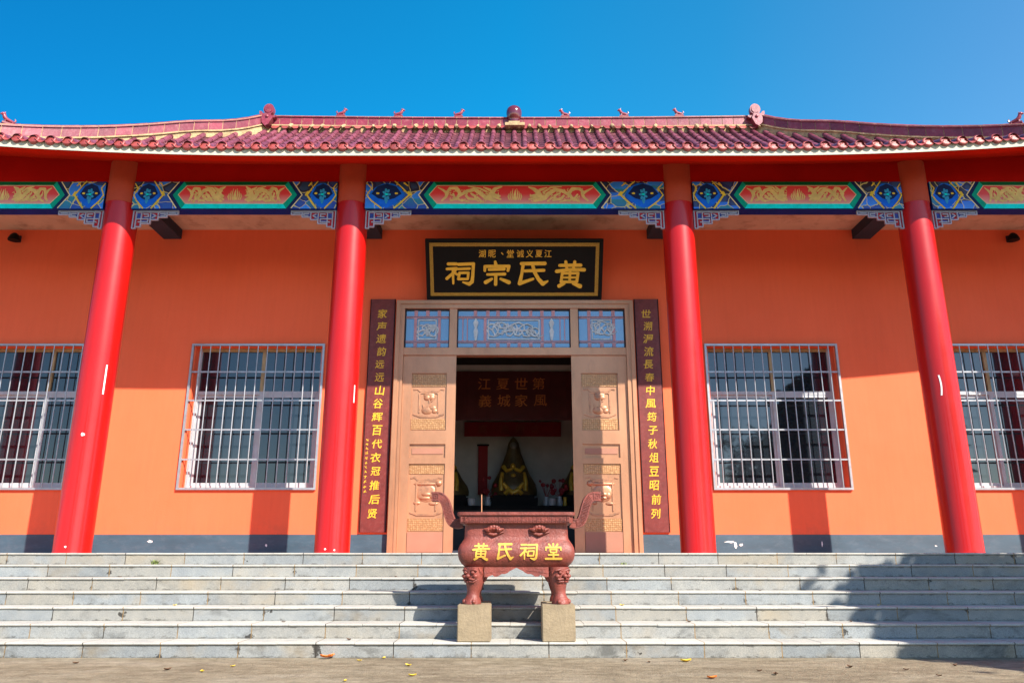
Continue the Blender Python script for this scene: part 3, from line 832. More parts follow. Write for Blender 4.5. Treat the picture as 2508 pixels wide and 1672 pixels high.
SP = 0.2546
pan = MB(); rol = MB(); ends = MB()
nrow = int(HALFW / SP)
RT = 0.064
for i in range(-nrow, nrow + 1):
    xc = DC - .004 + i * SP
    dmax = min(DM - .05, HALFW - abs(xc) - .04)
    if dmax < .15: continue
    q = random.Random(i)
    # roll tiles, in courses that taper and overlap
    d = -0.05; lc = 0.30; rings = []
    jx = q.uniform(-.006, .006)
    while d < dmax:
        e = min(d + lc, dmax)
        for dd, rr in ((d, RT), (e, RT - .007)):
            zz = roofz(xc, max(dd, 0)) + (dd if dd < 0 else 0) * .39
            sl =   .380 + .0766*max(dd, 0); c_ = 1/math.sqrt(1 + sl*sl)
            if dd == d: rings = []; jz = q.uniform(-.004, .004)
            rings.append([(xc + jx + rr*math.cos(t), YEV + dd - sl*c_*rr*math.sin(t), zz + c_*rr*math.sin(t) + jz) for t in [math.pi*(-.08 + 1.16*k/8) for k in range(9)]])
        rol.loft(rings, closed=False, cap0=False, cap1=False)
        jx = max(-.012, min(.012, jx + q.uniform(-.006, .006)))
        d = e
    # pan tiles between this row and the next
    xp = xc + SP/2
    dmaxp = min(DM - .05, HALFW - abs(xp) - .1)
    if dmaxp > .2:
        d = -.03; rings = []
        while d < dmaxp:
            e = min(d + .2, dmaxp)
            for dd, up in ((d, .014), (e, 0.0)):
                zz = roofz(xp, max(dd, 0)) + (dd if dd < 0 else 0)*.39 + up
                if dd == d: rings = []
                rings.append([(xp + a, YEV + dd, zz - .042 + (a/.1)**2*.04) for a in (-.10,-.06,0,.06,.10)])
            pan.loft(rings, closed=False, cap0=False, cap1=False)
            d = e
    # round end tile: disc leaning back, with raised rim
    ze = roofz(xc, 0) - .05*.39 + .010
    ax = Vector((0, -1, .30)).normalized(); up = Vector((0, .30, 1)).normalized()
    c0 = Vector((xc + q.uniform(-.008, .008), YEV - .052, ze))
    nn = 18; rr = RT + .016 + q.uniform(-.002, .002)
    rg = []
    tl = q.uniform(-.25, .25)
    for rad, dep in ((rr*1.0, -.05), (rr, .0), (rr*.86, .008), (rr*.80, .002), (rr*.35, .004), (rr*.02, .009)):
        rg.append([c0 + ax*dep + Vector((1,0,0))*(rad*math.cos(2*math.pi*k/nn + tl)) + up*(rad*math.sin(2*math.pi*k/nn + tl)) for k in range(nn)])
    ends.loft(rg)
    # drip tile: curved lip that hangs below the pan
    zz = roofz(xp, 0) - .03
    top = []; bot = []
    for k in range(11):
        a = -1 + 2*k/10
        top.append((xp + a*.098, YEV - .045, zz - .004 + .045*a*a))
        bot.append((xp + a*.094, YEV - .075 - .004, zz - .05 + .075*a*a + q.uniform(-.002, .002)))
    back = [(p[0], p[1] + .014, p[2] + .003) for p in bot]; tback = [(p[0], p[1] + .05, p[2] + .006) for p in top]
    ends.loft([tback, top, bot, back], closed=False, cap0=False, cap1=False)
rol.build('roll_tiles', M['tile'], roof, smooth=50)
pan.build('pan_tiles', M['pan'], roof, smooth=30)
ends.build('eave_end_tiles', M['tilered'], roof, smooth=40)

# eave fascia, soffit
fa = MB(); so = MB()
xs = [-HALFW + .1 + (2*HALFW - .2)*i/90 for i in range(91)]
rings = []
for x in xs:
    u = uplift(x)
    rings.append([(x, YEV - .03, 6.688 + u), (x, YEV - .03, 6.80 + u), (x, YEV + .30, 6.90 + u), (x, YEV - .005, 6.70 + u)])
fa.loft(rings); fa.build('fascia', M['fascia'], roof)
rings = []
for x in xs:
    u = uplift(x)
    rings.append([(x, YEV - .025, 6.684 + u), (x, 11.075, 7.0 + u*.8), (x, 11.4, 7.12 + u*.75), (x, 11.4, 7.2 + u*.75), (x, YEV + .31, 6.78 + u)])
so.loft(rings); so.build('soffit', M['soffit'], roof)

# ---- ridges: courses of face tiles over mortar with a half-round cap
def ridge(name, pts, h0, hface, thick, seglen, mfoot=True):
    """pts: path of the ridge foot"""
    pts = [Vector(p) for p in pts]
    cum = [0]
    for a, b_ in zip(pts, pts[1:]): cum.append(cum[-1] + (b_ - a).length)
    def at(s_):
        s_ = max(0, min(cum[-1], s_))
        for i in range(len(pts) - 1):
            if s_ <= cum[i+1] + 1e-9:
                t = (s_ - cum[i]) / (cum[i+1] - cum[i]); return pts[i].lerp(pts[i+1], t)
        return pts[-1]
    core = MB(); face = MB(); lip = MB()
    n_ = max(1, round(cum[-1] / seglen)); L_ = cum[-1] / n_
    q = random.Random(name + str(pts[0].x))
    def slab(mb, a, b_, z0, z1, th):
        t = (b_ - a); side_ = Vector((-t.y, t.x, 0)).normalized() * (th/2)
        vs = []
        for p in (a, b_):
            for s_ in (-1, 1):
                for z in (z0, z1): vs.append(p + side_*s_ + Vector((0,0,z)))
        mb.add(vs, [(0,1,3,2),(4,6,7,5),(0,4,5,1),(2,3,7,6),(1,5,7,3),(0,2,6,4)])
    for i in range(n_):
        a, b_ = at(i*L_), at((i+1)*L_)
        t = (b_ - a).normalized()
        slab(core, a, b_, -.5, h0 + hface - .01, thick - .02)
        j = q.uniform(-.005, .005)
        slab(face, a + t*.008, b_ - t*.008, h0 + j, h0 + hface*.74 + j, thick)
        slab(face, a + t*.005, b_ - t*.005, h0 + hface*.76, h0 + hface*.86, thick + .05)
        slab(lip, a, b_, h0 - .045 + j, h0 - .012, thick + .05)
        c0 = a + t*.004 + Vector((0,0,h0 + hface*.86)); c1 = b_ - t*.004 + Vector((0,0,h0 + hface*.86))
        face.cyl(c0, c1, thick*.36, thick*.34, n=12)
    o = core.build(name, M['mortar'], roof)
    face.build('face_tiles', M['ridge'], o) if False else None
    f_ = face.build(name + '_tiles', M['ridge'], roof, smooth=30)
    lip.build(name + '_mortar', M['mortar'], roof)
    return o
zr = prof(DM)
rp = [(-XR + 12*i/24, YR - .02, zr - .02 + .05*((i-12)/12)**2) for i in range(25)]
ridge('main_ridge', rp, .06, .27, .20, .27)
# lower course of small tiles below the main ridge
lw = MB(); lm = MB()
for i in range(-23, 24):
    xc = DC + i*SP
    q = random.Random(900 + i)
    lw.add([(xc - .10, YR - .14, zr + .04), (xc + .10, YR - .14, zr + .04), (xc + .09, YR - .22, zr - .04 + q.uniform(-.01,.01)), (xc + .04, YR - .235, zr - .09), (xc - .04, YR - .235, zr - .09), (xc - .09, YR - .22, zr - .04)], [(0,1,2,3,4,5)])
    if q.random() < .68:
        r_ = q.uniform(.025, .05); dx = q.uniform(-.03, .03)
        lm.tube([(xc + SP/2 + dx, YR - .12, zr + .05), (xc + SP/2 + dx, YR - .22, zr + q.uniform(-.02,.01)), (xc + SP/2 - dx*.5, YR - .27, zr - .07)], [r_*1.1, r_, r_*.8], n=7)
lw.build('ridge_skirt_tiles', M['tilered'], roof)
lm.build('ridge_mortar_lumps', M['mortar'], roof, smooth=50)
for s_ in (-1, 1):
    hp = []
    for i in range(31):
        t = i/30; d = DM*(1 - t)
        x = XR + DM*t
        bumpz = .15*max(0, 1 - t/.13)**1.4
        hp.append((s_*x, YEV + d, roofz(x, d) + .02 + bumpz))
    ridge('hip_ridge', hp[:-1], .05, .26, .20, .36)
    hb = [(p[0], 2*YR - p[1], p[2]) for p in hp]
    ridge('hip_ridge', hb[:-1], .05, .26, .20, .36)

# ridge-end ornaments: round crested scroll beasts
def ornament(sx):
    mb = MB()
    fn = lambda a, b, d: (sx*a*.82, -d*.9, b*.85)
    # shield-shaped body
    mb.prism([(-.13,-.05),(-.15,.10),(-.12,.24),(.10,.26),(.17,.10),(.08,-.10),(-.02,-.16)], fn, -.12, .12)
    # round crest
    k = 26
    ring = lambda r, cx, cz: [(cx + r*math.cos(2*math.pi*i/k), cz + r*1.12*math.sin(2*math.pi*i/k)) for i in range(k)]
    mb.prism(ring(.155, .03, .41), fn, -.07, .07)
    mb.prism(ring(.12, .03, .42), fn, .069, .09)
    # horn and snout
    mb.prism([(-.22,.22),(-.13,.20),(-.13,.27),(-.17,.34),(-.24,.36),(-.25,.30)], fn, -.06, .06)
    mb.prism([(.12,.13),(.22,.14),(.27,.18),(.26,.22),(.20,.21),(.13,.22)], fn, -.06, .06)
    mb.ball((sx*.02, -.115, .12), .04, .03, .04)
    return mb
for s_ in (-1, 1):
    o = ornament(-s_ * -1 * -1 if False else -s_).build('ridge_ornament', M['ridge'], None, smooth=40)
    o.parent = roof; o.location = Vector((s_*XR, YR - .20, zr + .08)) - hall.location
# ball finial
bf = MB(); bf.lathe((DC, YR - .16, zr + .07), [(.10, 0), (.125, .03), (.115, .06), (.15, .12), (.18, .20), (.192, .28), (.188, .35), (.165, .41), (.12, .455), (.06, .48), (.004, .487)], n=28)
bf.build('ball_finial', M['ball'], roof, smooth=60)
fm = MB(); fm.box(DC - .22, DC + .26, YR - .34, YR - .12, zr - .06, zr + .015); fm.box(DC - .13, DC + .14, YR - .30, YR - .10, zr + .015, zr + .075)
fm.build('finial_base', M['mortar'], roof)
# small roof creatures
def creature():
    mb = MB()
    mb.box(-.11, .11, -.05, .05, -.02, .02)
    mb.tube([(-.09,0,.06),(-.04,0,.07),(.03,0,.085),(.07,0,.12),(.09,0,.17)], [.03,.036,.04,.04,.033], n=8)
    mb.ball((.10,0,.185), .042, .034, .036)
    mb.ball((.135,0,.175), .022, .02, .018)
    for a in (-.07, .06):
        for b_ in (-.02, .02): mb.cyl((a, b_, .015), (a, b_, .07), .014, .018, n=6)
    mb.tube([(-.09,0,.07),(-.115,0,.11),(-.10,0,.15)], [.016,.018,.01], n=6)
    mb.cyl((.085,.012,.20), (.075,.014,.235), .012, .003, n=6); mb.cyl((.085,-.012,.20), (.075,-.014,.235), .012, .003, n=6)
    return mb
cr = creature().build('ridge_creature', M['ridge'], None, smooth=50)
cr.parent = roof
zt_ = zr + .33
spots = [(-4.25, 1, 0), (-2.82, 1, 0), (-1.33, 1, 0), (1.32, -1, 0), (2.78, -1, 0), (4.15, -1, 0)]
for i, (x, s_, _) in enumerate(spots):
    c = cr if i == 0 else copy_tree(cr, roof)
    c.location = Vector((x, YR - .02, zt_ + .02 + .05*(x/6)**2)) - hall.location
    c.scale = (s_*1.0, 1, 1)
for s_ in (-1, 1):
    for t in (.555, .66, .78):
        d = DM*(1 - t); x = XR + DM*t
        c = copy_tree(cr, roof)
        c.location = Vector((s_*x, YEV + d, roofz(x, d) + .02 + .33)) - hall.location
        c.rotation_euler = (0, 0, R(-45) if s_ > 0 else R(-135))

# ------------------------------------------------------------------ windows
def make_window():
    root = MB()
    hw = 1.1; z0, z1 = WZ0 + .03, WZ1 - .03; yf = .17     # frame set back in the opening
    zt1 = z1 - .80
    fr = MB()
    fw = .055
    fr.box(-hw, -hw + fw, yf, yf + .07, z0, z1); fr.box(hw - fw, hw, yf, yf + .07, z0, z1)
    fr.box(-hw + fw, hw - fw, yf, yf + .07, z0, z0 + fw)
    fr.box(-hw + fw, hw - fw, yf, yf + .07, zt1 - .03, zt1 + .03)
    w_ = fr.build('window', M['pvc'], None)
    hd = MB(); hd.box(-hw + fw, hw - fw, yf, yf + .07, z1 - .06, z1); hd.box(-.03 + .05, .03 + .05, yf - .004, yf + .066, zt1 + .03, z1 - .06)
    hd.build('yellowed_head', M['film'], w_)
    sa = MB(); s = .06
    def sash(x0, x1, y0, y1, za, zb_):
        sa.box(x0, x0 + s, y0, y1, za, zb_); sa.box(x1 - s, x1, y0, y1, za, zb_)
        sa.box(x0 + s, x1 - s, y0, y1, za, za + .05); sa.box(x0 + s, x1 - s, y0, y1, zb_ - .05, zb_)
    sash(-hw + fw, .04, yf + .035, yf + .06, z0 + fw, zt1 - .03)
    sash(.02, hw - fw, yf + .005, yf + .032, z0 + fw, zt1 - .03)
    sa.build('sash', M['pvc'], w_)
    for (x0, x1, za, zb_, y) in ((-hw+fw+s, .04-s, z0+fw+.05, zt1-.08, yf+.047), (.02+s, hw-fw-s, z0+fw+.05, zt1-.08, yf+.018), (-hw+fw, .02, zt1+.03, z1-.06, yf+.03), (.08, hw-fw, zt1+.03, z1-.06, yf+.03)):
        p = MB(); p.add([(x0,y,za),(x1,y,za),(x1,y,zb_),(x0,y,zb_)], [(0,1,2,3)])
        p.build('pane', M['glass'], w_, recalc=False)
    gr = MB(); G_ = WW/2; y0 = -.045
    t = .018
    gr.box(-G_, -G_ + 2*t, y0, y0 + .036, WZ0, WZ1); gr.box(G_ - 2*t, G_, y0, y0 + .036, WZ0, WZ1)
    gr.box(-G_ + 2*t, G_ - 2*t, y0, y0 + .036, WZ0, WZ0 + 2*t); gr.box(-G_ + 2*t, G_ - 2*t, y0, y0 + .036, WZ1 - 2*t, WZ1)
    for k in range(1, 5):
        z = WZ0 + (WZ1 - WZ0)*k/5
        gr.box(-G_ + 2*t, G_ - 2*t, y0 + .008, y0 + .030, z - .013, z + .013)
    for k in range(1, 14):
        x = -G_ + 2*G_*k/14
        gr.cyl((x, y0 + .002, WZ0 + 2*t), (x, y0 + .002, WZ1 - 2*t), .0095, n=8, caps=False)
    for x in (-G_ + .02, G_ - .02):
        for z in (WZ0 + .3, WZ1 - .3): gr.box(x - .012, x + .012, y0 + .036, .02, z - .012, z + .012)
    gr.build('security_grille', M['steel'], w_, smooth=40)
    return w_
wn0 = make_window(); wn0.parent = hall
for i, x in enumerate(WIN):
    o = wn0 if i == 0 else copy_tree(wn0, hall)
    o.location = Vector((x, YW, 0)) - hall.location
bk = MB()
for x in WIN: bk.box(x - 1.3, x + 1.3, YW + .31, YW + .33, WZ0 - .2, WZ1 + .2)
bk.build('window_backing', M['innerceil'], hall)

# ------------------------------------------------------------------ doorway
YD = 12.90
dfm = MB()
def molding(mb, x0, x1, z0, z1, y0, y1, wd):
    """jambs and head as one three-stepped moulding"""
    for k, (a, b_, yy) in enumerate(((0, .45, y0), (.45, .7, y0 + .022), (.7, 1.0, y0 + .01))):
        o, i = a*wd, b_*wd
        mb.box(x0 + o, x0 + i, yy, y1, z0, z1 - o); mb.box(x1 - i, x1 - o, yy, y1, z0, z1 - o)
        mb.box(x0 + i, x1 - i, yy, y1, z1 - i, z1 - o)
FW = .145
molding(dfm, DX0, DX1, PL, DZ1, YD - .03, YW + .1, FW)
ix0, ix1 = DX0 + FW, DX1 - FW
ZG1, ZG0, ZB = 5.195, 4.486, 4.353
dfm.box(ix0, ix1, YD, YW + .08, ZB, ZG0)
px = [(-1.09, -.96), (1.02, 1.155)]
for a, b_ in px: dfm.box(a, b_, YD + .004, YW + .08, ZG0, DZ1 - FW)
dframe = dfm.build('door_frame', M['copper'], hall)

def transom(x0, x1, wide):
    m = .02
    rim = MB(); z0, z1 = ZG0, DZ1 - FW
    y = YD + .045
    t = .018
    rim.box(x0, x0+t, y, y+.05, z0, z1); rim.box(x1-t, x1, y, y+.05, z0, z1); rim.box(x0+t, x1-t, y, y+.05, z0, z0+t); rim.box(x0+t, x1-t, y, y+.05, z1-t, z1)
    o = rim.build('transom_window', M['darkgrey'], hall)
    p = MB(); p.add([(x0,y+.03,z0),(x1,y+.03,z0),(x1,y+.03,z1),(x0,y+.03,z1)], [(0,1,2,3)])
    p.build('pane', M['blueglass'], o, recalc=False)
    lt = MB(); b0 = y + .012; b1 = y + .027
    W = x1 - x0; hh = z1 - z0; ra, rb_ = z0 + .17*hh, z0 + .80*hh
    for z in (ra, rb_):
        lt.box(x0+t, x1-t, b0, b1, z - .022, z - .008); lt.box(x0+t, x1-t, b0, b1, z + .006, z + .018)
    cxm = (x0+x1)/2
    if wide:
        xs_ = [x0 + .16*W, x0+.27*W, x0+.36*W, x0+.455*W, x0+.55*W, x0+.65*W, x0+.75*W, x0+.85*W]
        for xx in xs_:
            lt.box(xx-.03, xx+.03, b0+.002, b1, z0+t, ra-.022); lt.box(xx-.03, xx+.03, b0+.002, b1, rb_+.018, z1-t)
        for xx in (x0+.05*W, x0+.09*W, x1-.05*W, x1-.09*W): lt.box(xx-.008, xx+.008, b0+.002, b1, ra+.018, rb_-.022)
        fx0, fx1 = x0+.235*W, x1-.235*W
    else:
        for xx in (x0+.24*W, x0+.5*W, x0+.76*W):
            lt.box(xx-.03, xx+.03, b0+.002, b1, z0+t, ra-.022); lt.box(xx-.03, xx+.03, b0+.002, b1, rb_+.018, z1-t)
        fx0, fx1 = x0+.24*W-.03, x1-.24*W+.03
    za, zb_ = ra + .018, rb_ - .022
    lt.box(fx0, fx0+.05, b0, b1, za, zb_); lt.box(fx1-.05, fx1, b0, b1, za, zb_)
    lt.build('lattice', M['lattice'], o)
    cv = MB(); fn = lambda a, b, d: (a, b1 - .012 - d, b)
    q = random.Random(int(x0*100)); lns = []
    gx0, gx1, gz0, gz1 = fx0+.08, fx1-.08, za+.03, zb_-.03
    lns.append([(gx0,gz0,.011),(gx1,gz0,.011),(gx1,gz1,.011),(gx0,gz1,.011),(gx0,gz0,.011)])
    nc = 6 if wide else 3
    for c_ in range(nc):
        cx = gx0 + (gx1-gx0)*(c_+.5)/nc; cz = (gz0+gz1)/2 + q.uniform(-.05,.05)
        rr = q.uniform(.07, .11)
        lns.append([(cx + rr*math.cos(a)*(1 + .3*math.sin(3*a)), cz + rr*math.sin(a)*1.1, .011) for a in [k*.7 for k in range(10)]])
        for _ in range(3):
            a = q.uniform(0, 6.28)
            lns.append([(cx, cz, .016), (cx + .13*math.cos(a), cz + .12*math.sin(a), .008), (cx + .16*math.cos(a+.6), cz + .13*math.sin(a+.6), .006)])
    if wide:
        for xx in (x0+.165*W, x1-.165*W):
            lns += [[(xx, za+.02, .02), (xx, za+.16, .04), (xx, za+.23, .02), (xx, za+.32, .045), (xx, zb_-.02, .015)]]
    lns = [[(min(max(a, x0+t+r), x1-t-r), min(max(b_, z0+t+r), z1-t-r), r) for a, b_, r in l] for l in lns]
    strokes(cv, lns, fn, 0, step=.00015, thick=.008)
    cv.build('carved_panel', M['p_sky'] if False else M['carve'], o)
M['carve'] = mat('pale_blue_carving', (0.50, 0.55, 0.58), 0.45, var=0.25, scale=12)
transom(ix0, px[0][0], False); transom(px[0][1], px[1][0], True); transom(px[1][1], ix1, False)

def door_leaf(x0, x1, mir):
    W = x1 - x0; zb_, zt_2 = PL + .01, ZB - .004
    st = MB(); y = YD + .03; sw = .17*W
    YB = YD + .075
    st.box(x0, x0+sw, y, YB, zb_, zt_2); st.box(x1-sw, x1, y, YB, zb_, zt_2)
    Ht = zt_2 - zb_
    lv = lambda f_: zb_ + f_*Ht                    # heights as fraction of the leaf
    rails = [(.90,1.0), (.555,.603), (.455,.475), (0, .008)]
    P = dict(up=(.605,.90), mid=(.475,.553), low=(.085,.455), kick=(.008,.085))
    st.box(x0+sw, x1-sw, y, YB, lv(.905), zt_2)
    st.box(x0+sw, x1-sw, y, YB, lv(.535), lv(.605))
    st.box(x0+sw, x1-sw, y, YB, lv(.435), lv(.465))
    leaf = st.build('door_leaf', M['copper'], hall)
    rc = y + .032
    bk_ = MB(); bk_.box(x0+sw, x1-sw, rc, YB - .004, zb_, lv(.905)); bk_.build('door_panel', M['copper'], leaf)
    kp = MB(); kp.box(x0+sw+.01, x1-sw-.01, y - .004, rc, zb_ + .01, lv(.10)); kp.build('kick_plate', M['pinkcopper'], leaf)
    a, b_ = x0+sw+.01, x1-sw-.01
    for f0, f1 in ((.835,.90),(.61,.665),(.385,.432),(.105,.165)):
        hm = MB(); hm.box(a, b_, rc - .010, rc + .01, lv(f0), lv(f1)); hm.build('hammered_band', M['hammer'], leaf)
    # relief frames and motifs
    rl = MB(); cx = (x0+x1)/2; pw = (b_ - a)
    fn = lambda p, q, d: (p, rc - d, q)
    def frame(za, zb2):
        hw_ = pw*.33
        zz0, zz1 = za + .06, zb2 - .06
        lns = [[(cx-hw_-.06,zz1+.03,.014),(cx-hw_,zz1+.04,.014),(cx-hw_+.04,zz1+.0,.014),(cx+hw_-.04,zz1,.014),(cx+hw_,zz1+.04,.014),(cx+hw_+.06,zz1+.03,.014)],
               [(cx-hw_-.06,zz0-.01,.014),(cx-hw_,zz0-.03,.014),(cx-hw_+.05,zz0-.05,.016),(cx+hw_-.05,zz0-.05,.016),(cx+hw_,zz0-.03,.014),(cx+hw_+.06,zz0-.01,.014)],
               [(cx-hw_+.03,zz0+.02,.012),(cx-hw_+.03,zz1-.05,.012),(cx-hw_+.06,zz1-.03,.012),(cx+hw_-.06,zz1-.03,.012),(cx+hw_-.03,zz1-.05,.012),(cx+hw_-.03,zz0+.02,.012)]]
        strokes(rl, lns, fn, .012, step=.0002, thick=.02)
    frame(lv(.675), lv(.83))
    zc = (lv(.675)+lv(.83))/2
    # lotus in a vase
    def puff(px_, pz, rx, rz, d=.022):
        d *= .8
        rl.ball((px_, rc, pz), rx, d, rz, n=14, m=6)
    puff(cx, zc+.12, .10, .055); puff(cx-.03, zc+.08, .06, .05, .03); puff(cx+.04, zc+.08, .06, .05, .028)
    strokes(rl, [[(cx, zc+.07, .012), (cx+.02, zc-.02, .012), (cx-.02, zc-.1, .014)], [(cx+.05,zc+.02,.012),(cx+.12,zc+.10,.01)], [(cx-.1,zc-.04,.01),(cx-.07,zc-.1,.02)]], fn, .014, thick=.016)
    puff(cx-.03, zc-.14, .10, .07); puff(cx+.06, zc-.10, .07, .05); puff(cx+.1, zc-.15, .05, .045)
    rl.build('relief_carving', M['copperdark'], leaf, smooth=50); rl = MB()
    frame(lv(.18), lv(.375))
    zc = (lv(.18)+lv(.375))/2
    puff(cx, zc+.04, .17, .15, .02); puff(cx, zc+.02, .09, .04, .04); puff(cx-.02, zc-.04, .10, .035, .035); puff(cx+.09, zc+.0, .05, .06, .03)
    puff(cx, zc+.19, .22, .035, .03); puff(cx+.2*mir, zc+.2, .06, .05, .04); puff(cx-.15, zc-.12, .06, .03); puff(cx+.12, zc-.13, .08, .03)
    rl.build('relief_carving', M['copperdark'], leaf, smooth=50)
    md = MB(); md.box(a+.03, b_-.03, rc - .010, rc, lv(.485), lv(.515)); md.build('middle_panel', M['pinkcopper'], leaf)
    return leaf
door_leaf(ix0 + .003, -.962, 1)
door_leaf(1.022, ix1 - .003, -1)
th = MB(); th.box(-.96, 1.02, YD + .02, YD + .12, PL + .001, PL + .05); th.build('threshold', M['darkgrey'], hall)

# ------------------------------------------------------------------ inner room (a shell inside the hall)
RX = 4.6; RY1 = 18.2
ir = MB()
ir.box(-RX - .1, -RX, YW + .34, RY1, PL, 6.6); ir.box(RX, RX + .1, YW + .34, RY1, PL, 6.6); ir.box(-RX, RX, RY1, RY1 + .1, PL, 6.6)
ir.build('inner_wall', M['innerwall'], hall)
fl = MB(); fl.box(-RX, RX, YW + .3, RY1, PL + .001, PL + .012); fl.build('inner_floor', M['innerfloor'], hall)
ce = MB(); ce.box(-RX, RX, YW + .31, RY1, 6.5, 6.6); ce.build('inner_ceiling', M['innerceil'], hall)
bmn = MB(); bmn.box(-RX, RX, 16.05, 16.35, 4.80, 4.95); bmn.build('inner_beam', M['innerwall'], hall)
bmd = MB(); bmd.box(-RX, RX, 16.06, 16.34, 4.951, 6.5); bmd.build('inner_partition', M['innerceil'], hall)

def fy(y): return lambda a, b, d: (a, y - d, b)
# big dark banner with two rows of characters
def banner(name, x0, x1, z0, z1, y, m, rows, lm_, label, size):
    t_ = thing(name, ((x0+x1)/2, y, z0), label, 'banner')
    cl_ = MB(); k = 24
    vs = []
    for i in range(k + 1):
        x = x0 + (x1-x0)*i/k; dy = .008*math.sin(i*1.9)
        vs += [(x, y + dy, z0), (x, y + dy, z1), (x, y + dy + .004, z0), (x, y + dy + .004, z1)]
    fs = []
    for i in range(k):
        a = 4*i; b_ = 4*(i+1)
        fs += [(a, b_, b_+1, a+1), (a+2, a+3, b_+3, b_+2)]
    cl_.add(vs, fs); cl_.build('cloth', m, t_, recalc=False)
    for chars in rows:
        lt = MB()
        for ch, cx, cz in chars: glyph(lt, ch, cx, cz, size, size*.95, fy(y - .016), 0, .004, .05)
        lt.build('lettering', lm_, t_)
    return t_
def pt(px_, py_, Y):                # photo pixel (full size) -> X, Z on the plane at depth Y
    th_ = R(15.587); xx = (px_ - 1254)/1891; yy = (836 - py_)/1891
    dy = math.cos(th_) - yy*math.sin(th_); dz = math.sin(th_) + yy*math.cos(th_)
    return xx/dy*Y, .9955 + dz/dy*Y
sc5 = 1195/320
r1 = [(c,) + pt(1100 + u/sc5, 860 + v/sc5, 16.0) for c, u, v in (('江',322,300),('夏',492,300),('世',658,296),('第',818,296))]
r2 = [(c,) + pt(1100 + u/sc5, 860 + v/sc5, 16.0) for c, u, v in (('義',330,455),('城',502,452),('家',660,452),('風',835,450))]
banner('hanging_banner', -1.9, 1.95, 3.75, 4.80, 16.0, M['darkbanner'], [r1, r2], M['faint'], 'large dark maroon banner with two rows of orange characters inside the doorway', .27)
r3 = [(c,) + pt(1100 + u/sc5, 860 + v/sc5, 18.05) for c, u, v in (('嵩',308,710),('德',500,710),('照',650,710),('谂',785,710))]
banner('wall_banner', -1.12, 1.15, 3.72, 4.06, 18.05, M['redbanner'], [r3], M['faint2'], 'narrow red banner on the back wall just above the middle statue', .22)
vb = thing('vertical_scroll', (-.75, 18.1, 2.3), 'tall narrow red scroll on the back wall left of the middle statue', 'scroll')
v_ = MB(); xa_, za_ = pt(1172, 1090, 18.1); xb_, zb_2 = pt(1194, 1200, 18.1); v_.box(xa_, xb_, 18.08, 18.1, zb_2 - .1, za_); v_.build('cloth', M['redbanner'], vb)
v_ = MB(); v_.cyl((xa_ - .03, 18.07, za_), (xb_ + .03, 18.07, za_), .02, n=10); v_.build('rod', M['altar'], vb)

# altar
al = thing('altar_table', (DC, 16.5, PL), 'long dark altar table below the statues', 'altar')
a_ = MB(); a_.box(-3.2, 3.3, 16.45, 17.9, 1.95, 2.03); a_.build('table_top', M['altar'], al)
a_ = MB(); a_.box(-3.1, 3.2, 16.52, 16.56, 1.10, 1.95); a_.build('front_panel', M['altarcloth'], al)
for x in (-3.0, 3.1):
    for y in (16.6, 17.8):
        a_ = MB(); a_.box(x - .06, x + .06, y - .06, y + .06, PL + .012, 1.95); a_.build('leg', M['altar'], al)

def statue(cx, label, hgt=1.62, wid=.50):
    y = 17.3; zb3 = 2.03
    t_ = thing('seated_statue', (cx, y, zb3), label, 'statue', 'seated statues on the altar')
    ba = MB(); ba.box(cx - wid*1.05, cx + wid*1.05, y - .35, y + .3, zb3, zb3 + .2); ba.box(cx - wid*.9, cx + wid*.9, y - .32, y + .26, zb3 + .2, zb3 + .26); ba.build('plinth', M['altar'], t_)
    bd = MB(); k = 28; z0 = zb3 + .26
    rings = []
    for fz_, rx, ry in ((0,1.0,.75),(.08,1.02,.78),(.2,.95,.7),(.35,.72,.52),(.5,.55,.42),(.62,.43,.34),(.72,.33,.27),(.82,.27,.24),(.9,.22,.20),(.96,.13,.12),(1.0,.03,.03)):
        rings.append([(cx + wid*rx*math.cos(2*math.pi*i/k)*(1 + .03*math.cos(7*2*math.pi*i/k)), y - .02 + wid*ry*math.sin(2*math.pi*i/k), z0 + hgt*fz_*.8) for i in range(k)])
    bd.loft(rings); bd.build('robe', M['statue'], t_, smooth=60)
    fc = MB(); fc.ball((cx, y - .085, z0 + hgt*.665), .085, .07, .11); fc.ball((cx, y - .155, z0 + hgt*.66), .015, .02, .025, n=8, m=6); 
    fc.build('face', M['statuef'], t_, smooth=60)
    gd = MB()
    for s_ in (-1, 1):
        gd.tube([(cx + s_*.24, y - .28, z0 + .48), (cx + s_*.27, y - .34, z0 + .28), (cx + s_*.26, y - .36, z0 + .08)], [.035,.05,.055], n=10)
        gd.tube([(cx + s_*.05, y - .30, z0 + .2), (cx + s_*.12, y - .36, z0 + .12), (cx + s_*.22, y - .38, z0 + .25)], [.05,.06,.04], n=10)
        gd.tube([(cx + s_*.22, y - .2, z0 + .62), (cx + s_*.14, y - .27, z0 + .52), (cx + s_*.03, y - .3, z0 + .56)], [.05,.045,.035], n=10)
        gd.tube([(cx + s_*.18, y - .36, z0 + .02), (cx + s_*.10, y - .40, z0 + .10), (cx, y - .40, z0 + .04)], [.05,.06,.06], n=10)
    gd.ball((cx, y - .28, z0 + .42), .06, .05, .05); gd.ball((cx - .01, y - .25, z0 + .62), .06, .05, .07)
    gd.build('gold_drapery', M['goldrobe'], t_, smooth=60)
    return t_
M['statuef'] = mat('dark_face', (0.16, 0.13, 0.10), 0.4, var=0.1)
statue(DC - .02, 'middle seated statue in a dark hood and gold robe, below the red banner')
statue(-1.47, 'seated gold-robed statue beside the tall red scroll, half hidden by a door leaf', 1.3)
statue(1.55, 'seated gold-robed statue behind the vases of red flowers, half hidden by a door leaf', 1.35)
